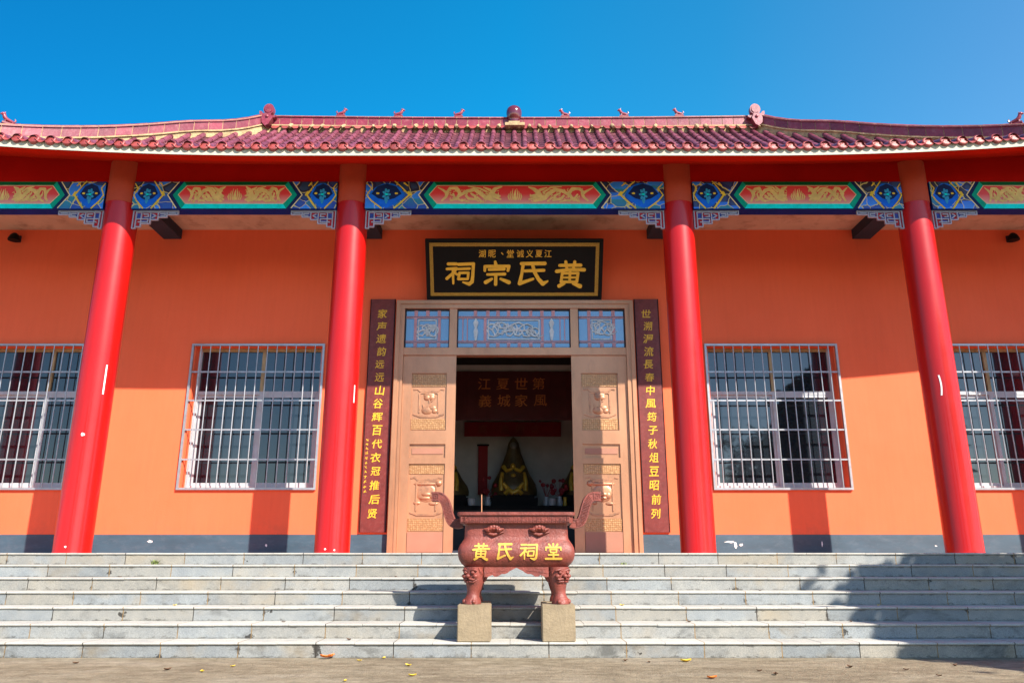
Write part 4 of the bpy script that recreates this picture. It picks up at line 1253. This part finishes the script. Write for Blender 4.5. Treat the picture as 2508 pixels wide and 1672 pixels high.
def vase(x, y, label, flowers):
    t_ = thing('flower_vase', (x, y, 2.03), label, 'vase')
    v2 = MB(); v2.lathe((x, y, 2.03), [(.05,0),(.07,.05),(.075,.11),(.045,.18),(.05,.22)], n=16); v2.build('vase_body', M['porcelain'], t_, smooth=60)
    fl2 = MB(); q = random.Random(int(x*99))
    for _ in range(flowers):
        c_ = (x + q.uniform(-.17,.17), y + q.uniform(-.1,.1), 2.03 + q.uniform(.28,.62))
        fl2.ball(c_, q.uniform(.03,.06), None, None, n=8, m=5)
        fl2.cyl((x, y, 2.22), c_, .005, n=5)
    fl2.build('flowers', M['flower'], t_, smooth=60)
vase(.74, 16.95, 'small vase of red flowers close beside the middle statue', 7)
vase(1.02, 16.85, 'fuller vase of red flowers next to the brass candlestick', 10)
vase(-.52, 16.95, 'vase of dark red flowers between the red scroll and the middle statue', 6)
for i, (x, lb) in enumerate(((-.86, 'pale grey offering cup on the altar below the red scroll'), (.86, 'pale grey offering cup on the altar near the red flowers'))):
    c_ = MB(); c_.lathe((x, 16.7, 2.03), [(.05,0),(.08,.02),(.09,.16),(.085,.16),(.07,.03),(.01,.025)], n=16)
    tag(c_.build('offering_cup', M['porcelain'], None, smooth=50), lb, 'cup')
c_ = MB(); c_.lathe((1.13, 16.7, 2.03), [(.045,0),(.05,.05),(.04,.1),(.05,.18),(.02,.2)], n=14)
tag(c_.build('brass_candlestick', M['goldrobe'], None, smooth=50), 'short brass candlestick at the right end of the visible altar', 'candlestick')

# ------------------------------------------------------------------ name plaque over the door
tilt = R(32)
zp0, yp0 = 5.36, 12.90                      # foot of the plaque
PW = 3.07; PH = 1.07; pcx = DC - .01
plq = thing('name_plaque', (pcx, yp0, zp0), 'black plaque with gold border and gold characters above the doorway', 'plaque')
def fp_(a, b, d):                           # a: from centre, b: up the board, d: out of the board
    return (pcx + a, yp0 - b*math.sin(tilt) - d*math.cos(tilt), zp0 + b*math.cos(tilt) - d*math.sin(tilt))
bd = MB(); bd.prism([(-PW/2,0),(PW/2,0),(PW/2,PH),(-PW/2,PH)], fp_, -.06, 0)
bw = .055
for poly in ([(-PW/2,0),(PW/2,0),(PW/2,bw),(-PW/2,bw)], [(-PW/2,PH-bw),(PW/2,PH-bw),(PW/2,PH),(-PW/2,PH)], [(-PW/2,bw),(-PW/2+bw,bw),(-PW/2+bw,PH-bw),(-PW/2,PH-bw)], [(PW/2-bw,bw),(PW/2,bw),(PW/2,PH-bw),(PW/2-bw,PH-bw)]):
    bd.prism(poly, fp_, .0005, .03)
bd.build('board', M['black'], plq)
gt = MB(); x1_ = PW/2 - bw - .012; z0_ = bw + .012; z1_ = PH - bw - .012; gw = .06
for poly in ([(-x1_,z0_),(x1_,z0_),(x1_,z0_+gw),(-x1_,z0_+gw)], [(-x1_,z1_-gw),(x1_,z1_-gw),(x1_,z1_),(-x1_,z1_)], [(-x1_,z0_+gw),(-x1_+gw,z0_+gw),(-x1_+gw,z1_-gw),(-x1_,z1_-gw)], [(x1_-gw,z0_+gw),(x1_,z0_+gw),(x1_,z1_-gw),(x1_-gw,z1_-gw)]):
    gt.prism(poly, fp_, .0005, .012)
gt.build('gold_border', M['goldtrim'], plq)
# board px in the 1020..1500 crop (4.9x): x 95..2255 -> width, y 50..795 -> height
def bp(u, v): return ((u - 1175)/2160*PW*1.0, (795 - v)/745*PH)
big = MB()
for ch, u0, u1, v0, v1 in (('祠',340,690,330,610), ('宗',800,1130,320,620), ('氏',1230,1595,335,615), ('黄',1680,2045,320,635)):
    a0, b0 = bp(u0, v1); a1, b1 = bp(u1, v0)
    sx = (a1-a0)/100; sy = (b1-b0)/100
    lns = [[(a0 + x*sx, b0 + y*sy, r*(sx+sy)/2*1.02) for x, y, r in l] for l in G[ch]]
    strokes(big, lns, fp_, .012, step=.0003, thick=.012)
big.build('large_lettering', M['gold'], plq)
sm = MB()
for ch, u in (('湖',785), ('昵',905), ('、',1028), ('堂',1127), ('诚',1248), ('义',1362), ('夏',1475), ('江',1585)):
    a, b_ = bp(u, 228)
    glyph(sm, ch, a, b_,   .125, .135, fp_, .006, .008, .04)
sm.build('small_lettering', M['gold'], plq)

# ------------------------------------------------------------------ couplet boards
def couplet(x0t, x1t, zt1_, zb1, text, label, inscr):
    y = YW - .04
    t_ = thing('couplet_board', ((x0t+x1t)/2, y, zb1), label, 'couplet board', 'couplet boards beside the doorway')
    b_ = MB(); b_.box(x0t, x1t, y, YW - .002, zb1, zt1_); b_.build('board', M['maroon'], t_)
    fr = MB(); e = .010
    fr.box(x0t - .012, x0t, y - .006, YW - .001, zb1, zt1_); fr.box(x1t, x1t + .012, y - .006, YW - .001, zb1, zt1_)
    fr.build('edge_strip', M['black'], t_)
    lt = MB(); n_ = len(text); cx = (x0t+x1t)/2
    zs = zt1_ - .27; ze = zb1 + .30
    q = random.Random(len(label))
    for i, ch in enumerate(text):
        z = zs + (ze - zs)*i/(n_-1)
        glyph(lt, ch, cx + q.uniform(-.015,.015), z, (.166*q.uniform(.9,1.08)), .166*q.uniform(.9,1.05), fy(y - .004), 0, .012, .10)
    lt.build('lettering', M['gold'], t_)
    if inscr:
        im = MB(); lns = []
        z = zb1 + 1.52
        while z > zb1 + .62:
            s_ = q.uniform(.016, .022); xx = x0t + .05
            for _ in range(4):
                a = q.choice((0.1, 1.5, .8, -.7)); px_, pz = xx + q.uniform(-.012,.012), z + q.uniform(-.014,.014)
                lns.append([(px_ - s_*math.cos(a), pz - s_*math.sin(a), .0035), (px_ + s_*math.cos(a), pz + s_*math.sin(a), .0028)])
            z -= .078
        strokes(im, lns, fy(y - .003), 0, step=.00005); im.build('small_inscription', M['gold'], t_)
    return t_
xa0, za0 = pt(850*1.0663, 687*1.0663, YW - .04); xa1, _ = pt(909*1.0663, 687*1.0663, YW - .04)
_, zbt = pt(850, 1222*1.0663, YW - .04)
couplet(-2.485, -2.07, za0, zbt, '家声遗韵远远山谷辉百代衣冠推后贤', 'maroon couplet board with a second column of tiny gold inscription along its edge', True)
couplet(2.165, 2.57, za0, zbt, '世溯渥流長春中風筠子秋俎豆昭前列', 'maroon couplet board with a single column of gold characters and no small inscription', False)

# ------------------------------------------------------------------ wall lamps under the porch ceiling
for px_, lb in ((35, 'small black lamp high on the wall at the left edge'), (2325, 'small black lamp high on the wall at the right edge')):
    x, z = pt(px_*1.0663, 545*1.0663, YW - .1)
    t_ = thing('wall_lamp', (x, YW, z), lb, 'lamp', 'wall lamps under the porch')
    a_ = MB(); a_.box(x - .05, x + .05, YW - .03, YW - .001, z - .06, z + .06); a_.build('mounting_plate', M['darkgrey'], t_)
    a_ = MB(); a_.lathe((x, YW - .12, z - .07), [(.10,0),(.10,.03),(.07,.1),(.03,.14)], n=18); a_.cyl((x, YW - .03, z + .04), (x, YW - .12, z + .05), .018, n=8); a_.build('lamp_shade', M['black'], t_, smooth=40)

# ------------------------------------------------------------------ concrete blocks under the censer
BCX = .047; BYC = 8.92
blk = [(-.395, 8.52, .15, .347, .34, 'stained concrete block under the front burner leg below the character 黄'),
       (.487, 8.52, .15, .347, .34, 'stained concrete block under the front burner leg below the character 堂'),
       (-.385, 9.0, .30, .30, .22, 'lower concrete block under the rear burner leg on the 黄 side'),
       (.475, 9.0, .30, .30, .22, 'lower concrete block under the rear burner leg on the 堂 side')]
for i, (x, y, z, wd, dp, lb) in enumerate(blk):
    q = random.Random(i); bm = bmesh.new()
    bmesh.ops.create_cube(bm, size=1)
    for v in bm.verts:
        v.co = Vector((v.co.x*wd*(1 + q.uniform(-.015,.015)), (v.co.y + .5)*dp, (v.co.z + .5)*(.516 - z - .001) + .001))
    bmesh.ops.bevel(bm, geom=bm.edges[:], offset=.008, segments=2, affect='EDGES')
    me = bpy.data.meshes.new('concrete_block'); bm.to_mesh(me); bm.free(); me.materials.append(M['concrete'])
    o = bpy.data.objects.new('concrete_block', me); COL.objects.link(o); o.location = (x, y, z)
    tag(o, lb, 'concrete block', 'concrete blocks under the censer')

# ------------------------------------------------------------------ the iron censer
cen = thing('incense_burner', (BCX, BYC, .516), 'red oxide iron incense burner with gold characters standing on blocks before the steps', 'incense burner')
NR = 64
def rr_ring(hx, hy, z, e=10.0, cx=BCX, cy=BYC):
    out = []
    for i in range(NR):
        t = 2*math.pi*(i + .5)/NR; c, s_ = math.cos(t), math.sin(t)
        out.append((cx + hx*math.copysign(abs(c)**(2/e), c), cy + hy*math.copysign(abs(s_)**(2/e), s_), z))
    return out
def pdepth(hx): return hx - .265
profb = [(.885,.50),(.886,.552),(.90,.566),(.93,.597),(.97,.622),(1.01,.633),(1.05,.634),(1.09,.628),(1.13,.610),(1.165,.585),(1.19,.570),(1.215,.566),(1.33,.563),(1.345,.566)]
bo = MB(); bo.loft([rr_ring(hx, pdepth(hx), z) for z, hx in profb] + [rr_ring(.52,.26,1.345), rr_ring(.51,.25,1.36)])
bo.build('body', M['iron'], cen, smooth=50)
rm = MB(); rm.loft([rr_ring(.595,.335,1.346,14), rr_ring(.615,.355,1.352,14), rr_ring(.62,.36,1.425,14), rr_ring(.635,.375,1.428,14), rr_ring(.643,.383,1.434,14), rr_ring(.643,.383,1.462,14), rr_ring(.638,.378,1.466,14), rr_ring(.56,.30,1.466,14), rr_ring(.555,.295,1.40,14)])
rm.build('rim', M['iron'], cen, smooth=35)
# fret pattern on the band
fr = MB(); lns = []
x = -.595; q = random.Random(3)
while x < .58:
    lns += [[(x,1.365,.004),(x,1.412,.004),(x+.022,1.412,.004)], [(x+.012,1.398,.003),(x+.012,1.372,.003),(x+.03,1.372,.003)]]; x += .041
fn = lambda a, b, d: (BCX + a, BYC - .358 - d, b)
strokes(fr, lns, fn, .005, step=.00001, thick=.008)
fr.build('fret_band', M['iron2'] if 'iron2' in M else M['iron'], cen)
# belly surface
def belly(z):
    for (z0, h0), (z1, h1) in zip(profb[1:], profb[2:]):
        if z0 <= z <= z1: return pdepth(h0 + (h1-h0)*(z-z0)/(z1-z0))
    return pdepth(.6)
fb_ = lambda a, b, d: (BCX + a, BYC - belly(b) - d, b)
lt = MB()
z5 = lambda v: pt(1264.8, 1160 + v/3.267, 8.57)[1]
for ch, u0, u1 in (('黄',512,652),('氏',712,843),('祠',895,1037),('堂',1093,1232)):
    sx = (u1-u0)*.00133/100; a0 = (u0 - 865)*.00133; b0 = z5(688); sy = (z5(555) - b0)/100
    strokes(lt, [[(a0 + x*sx, b0 + y*sy, r*.00172) for x, y, r in l] for l in G[ch]], fb_, .006, step=.0002, thick=.008)
lt.build('lettering', M['goldpaint'], cen)
# lotus bosses on the neck
for u in (-.245, .247):
    lo_ = MB(); cx = BCX + u; cy = BYC - .30; cz = 1.262
    for k in range(5):
        a = R(-70 + 35*k)
        p0 = Vector((cx + .02*math.sin(a), cy, cz)); p1 = Vector((cx + .115*math.sin(a), cy - .012, cz + .015 + .045*math.cos(a)))
        lo_.tube([p0, p0.lerp(p1, .5) + Vector((0,-.03,0)), p1], [.018,.026,.006], n=8)
    for k in range(3):
        a = R(-40 + 40*k)
        lo_.ball((cx + .045*math.sin(a), cy - .025, cz + .02 + .03*math.cos(a)), .026, .02, .024, n=8, m=6)
    lo_.tube([(cx - .11, cy - .005, cz - .005), (cx, cy - .02, cz - .035), (cx + .11, cy - .005, cz - .005)], [.008,.02,.008], n=8)
    lo_.build('lotus_boss', M['iron'], cen, smooth=60)
# handles: S-curved ears with ribs
HP = [(430,392),(390,400),(352,385),(328,335),(313,275),(292,218),(255,186),(192,185)]
def handle(s_):
    mb = MB(); pts = []
    for u, v in HP:
        X_, Z_ = pt(1000 + u/3.267, 1160 + v/3.267, 8.92)
        pts.append((BCX + s_*(BCX*1.0 - X_ + .0), Z_))
    # smooth path
    P2 = []
    for i in range(len(pts) - 1):
        p0 = pts[max(i-1,0)]; p1 = pts[i]; p2 = pts[i+1]; p3 = pts[min(i+2,len(pts)-1)]
        for k in range(5):
            t = k/5
            P2.append(tuple(.5*((2*p1[j]) + (-p0[j]+p2[j])*t + (2*p0[j]-5*p1[j]+4*p2[j]-p3[j])*t*t + (-p0[j]+3*p1[j]-3*p2[j]+p3[j])*t**3) for j in (0,1)))
    P2.append(pts[-1])
    rings = []; hw = .052; dp = .075
    nrm = []
    for i, p in enumerate(P2):
        a = Vector(P2[min(i+1,len(P2)-1)]) - Vector(P2[max(i-1,0)]); a.normalize(); nn = Vector((-a.y, a.x)); nrm.append(nn)
        c_ = .012
        sec = [(-hw,-dp+c_),(-hw+c_,-dp),(hw-c_,-dp),(hw,-dp+c_),(hw,dp-c_),(hw-c_,dp),(-hw+c_,dp),(-hw,dp-c_)]
        rings.append([(p[0] + nn.x*o, BYC + y_, p[1] + nn.y*o) for o, y_ in sec])
    mb.loft(rings)
    fn = lambda a, b, d: (a, BYC - dp - d, b)
    ls = []
    for o in (-.042, .042): ls.append([(p[0] + n_.x*o, p[1] + n_.y*o, .006) for p, n_ in zip(P2, nrm)])
    for i in range(6, len(P2) - 7):
        p, n_ = P2[i], nrm[i]
        ls.append([(p[0] - n_.x*.03, p[1] - n_.y*.03, .0045), (p[0] + n_.x*.028, p[1] + n_.y*.028, .0045)])
    e = P2[-1]; s2 = s_*-1
    q0 = (e[0] - (-.0)*s_, e[1])
    sx = 1 if e[0] < P2[-3][0] else -1
    for r_ in (.032, .014):
        c0 = (e[0] + sx*.042, e[1])
        ls.append([(c0[0]-r_, c0[1]-r_, .005), (c0[0]+r_, c0[1]-r_, .005), (c0[0]+r_, c0[1]+r_, .005), (c0[0]-r_, c0[1]+r_, .005), (c0[0]-r_, c0[1]-r_, .005)])
    strokes(mb, ls, fn, .006, step=.00001, thick=.01)
    mb.build('handle', M['iron'], cen, smooth=35)
handle(-1); handle(1)
# legs with lion masks and paws
def leg(sx, sy):
    cx = BCX + sx*.455; cy = BYC + sy*.235
    mb = MB(); k = 20; rings = []
    for z, ox, rx, ry in ((.895,-.01,.115,.10),(.86,0,.112,.105),(.81,.0,.108,.105),(.76,-.002,.10,.10),(.71,-.005,.088,.09),(.66,-.002,.076,.08),(.62,.006,.068,.074),(.59,.012,.072,.08),(.565,.017,.088,.098),(.54,.018,.096,.112),(.518,.018,.097,.114),(.517,.018,.085,.10)):
        rings.append([(cx + sx*ox + rx*math.cos(2*math.pi*i/k), cy + sy*abs(ox)*.6 + ry*math.sin(2*math.pi*i/k), z) for i in range(k)])
    mb.loft(rings)
    dx, dy = sx*.5, sy*.86                       # facing outwards
    tx, ty = -dy, dx
    def at(r, s_, z): return (cx + dx*r + tx*s_, cy + dy*r + ty*s_, z)
    for s_ in (-1, 1):
        mb.ball(at(.10, s_*.045, .838), .022, .022, .019, n=10, m=6)          # eyes
        mb.tube([at(.095, s_*.015, .852), at(.105, s_*.05, .870), at(.08, s_*.09, .858)], [.012,.016,.01], n=7)   # brows
        mb.tube([at(.115, s_*.01, .775), at(.10, s_*.055, .765), at(.07, s_*.085, .785)], [.012,.014,.01], n=7)   # upper lip
        mb.tube([at(.11, s_*.005, .745), at(.09, s_*.055, .742), at(.06, s_*.08, .765)], [.010,.011,.008], n=7)   # lower lip
        mb.ball(at(.085, s_*.07, .80), .028, .028, .024, n=10, m=6)           # cheeks
        for j in range(4):                                                    # mane
            mb.tube([at(.05 - .03*j, s_*(.088 + .008*j), .885 - .015*j), at(.03 - .03*j, s_*(.105), .84 - .02*j), at(.02 - .02*j, s_*.09, .79 - .02*j)], [.014,.016,.008], n=6)
    mb.ball(at(.125, 0, .803), .028, .026, .022, n=10, m=6)                   # nose
    for j in (-1.5, -.5, .5, 1.5):                                            # toes
        mb.ball(at(.095, j*.04, .543), .024, .028, .026, n=10, m=6)
    return mb.build('leg', M['iron'], cen, smooth=60)
for sx in (-1, 1):
    for sy in (-1, 1): leg(sx, sy)
# scalloped apron between the front legs and the back legs
def apron(y):
    sk = MB(); half = []
    top = .893
    pts = [(.36,.0),(.345,-.10),(.31,-.103),(.27,-.086),(.255,-.082),(.235,-.098),(.20,-.096),(.165,-.075),(.15,-.070),(.125,-.072),(.095,-.060),(.07,-.040),(.03,-.022),(.0,-.006)]
    right = [(a, top + b_) for a, b_ in pts]; left = [(-a, z) for a, z in right[::-1]]
    n_ = len(right); fn = lambda a, b, d: (BCX + a, y - d, b)
    for side_ in (right, [(-a, z) for a, z in right]):
        for i in range(1, n_ - 1):
            (a0, z0), (a1, z1) = side_[i], side_[i+1]
            sk.add([fn(a0,top,0), fn(a1,top,0), fn(a1,z1,0), fn(a0,z0,0), fn(a0,top,.03), fn(a1,top,.03), fn(a1,z1,.03), fn(a0,z0,.03)], [(0,1,2,3),(4,7,6,5),(3,2,6,7),(0,4,5,1)])
    for s_ in (-1, 1):
        strokes(sk, [[(s_*.33, top - .06, .008), (s_*.29, top - .045, .012), (s_*.25, top - .05, .005)], [(s_*.2, top - .04, .006), (s_*.12, top - .03, .008)]], fn, .034, thick=.01)
    sk.build('apron', M['iron'], cen)
apron(BYC - .27); apron(BYC + .30)
sd = MB()
for s_ in (-1, 1): sd.box(BCX + s_*.50 - .014, BCX + s_*.50 + .014, BYC - .15, BYC + .15, .83, .89)
sd.build('side_apron', M['iron'], cen)
ash = MB(); ash.loft([rr_ring(.554,.294,1.405,14), rr_ring(.3,.15,1.42,14), rr_ring(.02,.01,1.425,14)], cap0=True); ash.build('ash_bed', M['concrete'], cen, smooth=60)
ic = MB(); xi_, zi_ = pt(1179.7, 1210.5, 8.75); ic.cyl((xi_ + .003, 8.75, 1.40), (xi_, 8.75, zi_), .005, .004, n=6)
tag(ic.build('incense_stick', M['incense'], None), 'single thin incense stick standing in the burner, left of its middle', 'incense stick')

# ------------------------------------------------------------------ leaves and weeds
def leaf(px_, py_, size, m, label, ang, Y=None, z=.0, group='fallen leaves on the courtyard'):
    if Y is None:
        th_ = R(15.587); yy = (836 - py_)/1891; dz = math.sin(th_) + yy*math.cos(th_); dy = math.cos(th_) - yy*math.sin(th_)
        Y = -.9955*dy/dz; X = (px_ - 1254)/1891/dy*Y
    else:
        X, _ = pt(px_, py_, Y)
    mb = MB(); k = 8; vs = []; c_, s_ = math.cos(ang), math.sin(ang)
    for i in range(k + 1):
        t = i/k; wd = math.sin(math.pi*t)**.8*.32
        for o in (-1, 0, 1):
            a = (t - .5)*size; b_ = o*wd*size
            vs.append((X + a*c_ - b_*s_, Y + a*s_ + b_*c_, z + .004 + abs(o)*.15*size + .25*size*(t - .5)**2*2))
    mb.add(vs, [(3*i + j, 3*i + j + 1, 3*i + j + 4, 3*i + j + 3) for i in range(k) for j in (0, 1)])
    tag(mb.build('fallen_leaf', m, None, smooth=60), label, 'leaf', group)
leaf(800, 1606, .13, M['leafor'], 'bright orange curled leaf at the foot of the steps, left of the burner', .3, Y=8.42, z=.01)
leaf(812, 1605, .09, M['leafor'], 'small orange leaf leaning on the lowest riser', 1.2, Y=8.45, z=.02)
for i, (px_, py_) in enumerate(((880,1618),(940,1612),(1000,1630),(570,1632),(495,1645),(1010,1655),(845,1668))):
    leaf(px_, py_, .05 + .01*(i % 3), M['leafye'], 'small yellow fallen leaf on the courtyard left of the burner', i*1.3)
leaf(1680, 1620, .11, M['leafye'], 'larger yellow leaf lying flat right of the burner', .1)
leaf(1744, 1661, .09, M['leafor'], 'tan leaf near the bottom edge, right of the burner', .2)
for i, (px_, py_) in enumerate(((1860,1643),(1532,1618),(2082,1634),(2220,1640),(2340,1630),(1900,1652),(2300,1655),(185,1624),(410,1640),(1590,1622))):
    leaf(px_, py_, .05 + .012*(i % 3), M['leafbr'], 'small dry brown leaf scattered on the courtyard', i*.9)
for i, (X_, k_) in enumerate(((-3.1,1),(-4.6,2),(2.4,1),(3.4,3),(-1.6,4),(1.5,2),(-5.4,4),(4.6,1),(-2.2,0),(5.0,2))):
    leaf(1254 + X_*180, 1500, .045 + .01*(i % 3), (M['leafbr'], M['leafye'])[i % 4 == 1], ('dry brown leaf fragment lying on a step tread', 'small yellow leaf lying on a step tread')[i % 4 == 1], i*1.1, Y=D0 + k_*TR + .22, z=(k_ + 1)*H, group='leaf bits on the steps')
def weed(X, Y, z, label, n_, h_):
    mb = MB(); q = random.Random(int(X*50))
    for _ in range(n_):
        a = q.uniform(0, 6.28); r = q.uniform(.02, .09); hh = h_*q.uniform(.5, 1)
        b0 = Vector((X + q.uniform(-.05,.05), Y + q.uniform(-.02,.02), z)); tip = b0 + Vector((r*math.cos(a), r*math.sin(a)*.4 - .02, hh))
        sd_ = Vector((-math.sin(a), math.cos(a), 0))*.006
        md_ = b0.lerp(tip, .5) + Vector((0,0,.012))
        mb.add([b0 - sd_, b0 + sd_, md_ + sd_, md_ - sd_, tip], [(0,1,2,3), (3,2,4)])
    tag(mb.build('weed_tuft', M['weed'], None), label, 'weed', 'weeds in the step joints')
weed(pt(379, 1383, 10.78)[0], 10.79, .90, 'dry weed tuft on the second highest step at the left', 26, .075)
weed(pt(1526, 1380, 10.78)[0], 10.79, .90, 'small low weed on the second highest step right of the burner', 14, .035)

# ------------------------------------------------------------------ tree in the courtyard, right of the picture, that shades the right end of the steps
def tree(base_, htrunk, crown_c, crown_r, nleaf, seed, label):
    q = random.Random(seed)
    t_ = thing('tree', base_, label, 'tree', 'courtyard trees')
    tr = MB(); b0 = Vector(base_); cc = Vector(crown_c)
    top = Vector((cc.x, cc.y, cc.z + crown_r[2]*.5))
    tr.tube([b0, b0.lerp(top, .3) + Vector((.08,.05,0)), b0.lerp(top, .6), top], [.17,.14,.11,.03], n=10)
    tips = []
    for i in range(26):
        a = q.uniform(0, 6.28); f_ = q.uniform(.35, .95); s0 = b0.lerp(top, q.uniform(.45, .95))
        e = cc + Vector((crown_r[0]*math.cos(a)*f_, crown_r[1]*math.sin(a)*f_, crown_r[2]*q.uniform(-.8,.85)))
        tr.tube([s0, s0.lerp(e, .5) + Vector((0,0,.12)), e], [.05,.03,.01], n=6)
        tips.append(e); tips.append(s0.lerp(e, .6))
    tr.build('trunk', M['bark'], t_, smooth=60)
    lf = MB()
    for i in range(nleaf):
        if q.random() < .45:
            p = q.choice(tips) + Vector((q.gauss(0,.3), q.gauss(0,.3), q.gauss(0,.26)))
        else:
            while True:
                u = Vector((q.uniform(-1,1), q.uniform(-1,1), q.uniform(-1,1)))
                if u.length < 1: break
            p = cc + Vector((u.x*crown_r[0], u.y*crown_r[1], u.z*crown_r[2]))
        a = Vector((q.uniform(-1,1), q.uniform(-1,1), q.uniform(-.6,.6))).normalized(); b_ = a.orthogonal().normalized()
        s_ = q.uniform(.08, .15)
        lf.add([p - a*s_, p + b_*s_*.5, p + a*s_, p - b_*s_*.5], [(0,1,2,3)])
    lf.build('crown', M['foliage'], t_, recalc=False)
tree((10.0, 4.9, 0), 3, (9.75, 4.75, 4.55), (2.25, 2.1, 2.0), 26000, 11, 'broad leafy tree standing right of the steps, shading their right end')

# ------------------------------------------------------------------ behind the viewpoint: trees that the window panes reflect, and dark grass added to cut ground bounce
lw_ = MB(); lw_.add([(-600,-600,.006),(600,-600,.006),(600,-3.2,.006),(-600,-3.2,.006)], [(0,1,2,3)])
M['added_lawn'] = mat('added_dark_grass', (0.05, 0.085, 0.025), 0.9, var=0.35, scale=1.5)
lo2_ = lw_.build('added_lawn', M['added_lawn']); lo2_['kind'] = 'structure'
tree((-7.5, -13, 0), 3, (-7.5, -13, 5.0), (2.6, 2.6, 2.6), 9000, 21, 'rounded leafy tree facing the hall, far end from the sun')
tree((0.5, -17, 0), 3, (0.5, -17, 5.6), (3.0, 3.0, 2.8), 9000, 22, 'tallest leafy tree, straight opposite the doorway')
tree((12.5, -10, 0), 3, (12.5, -10, 4.6), (2.4, 2.4, 2.3), 9000, 23, 'leafy tree nearest the sunny end of the steps')
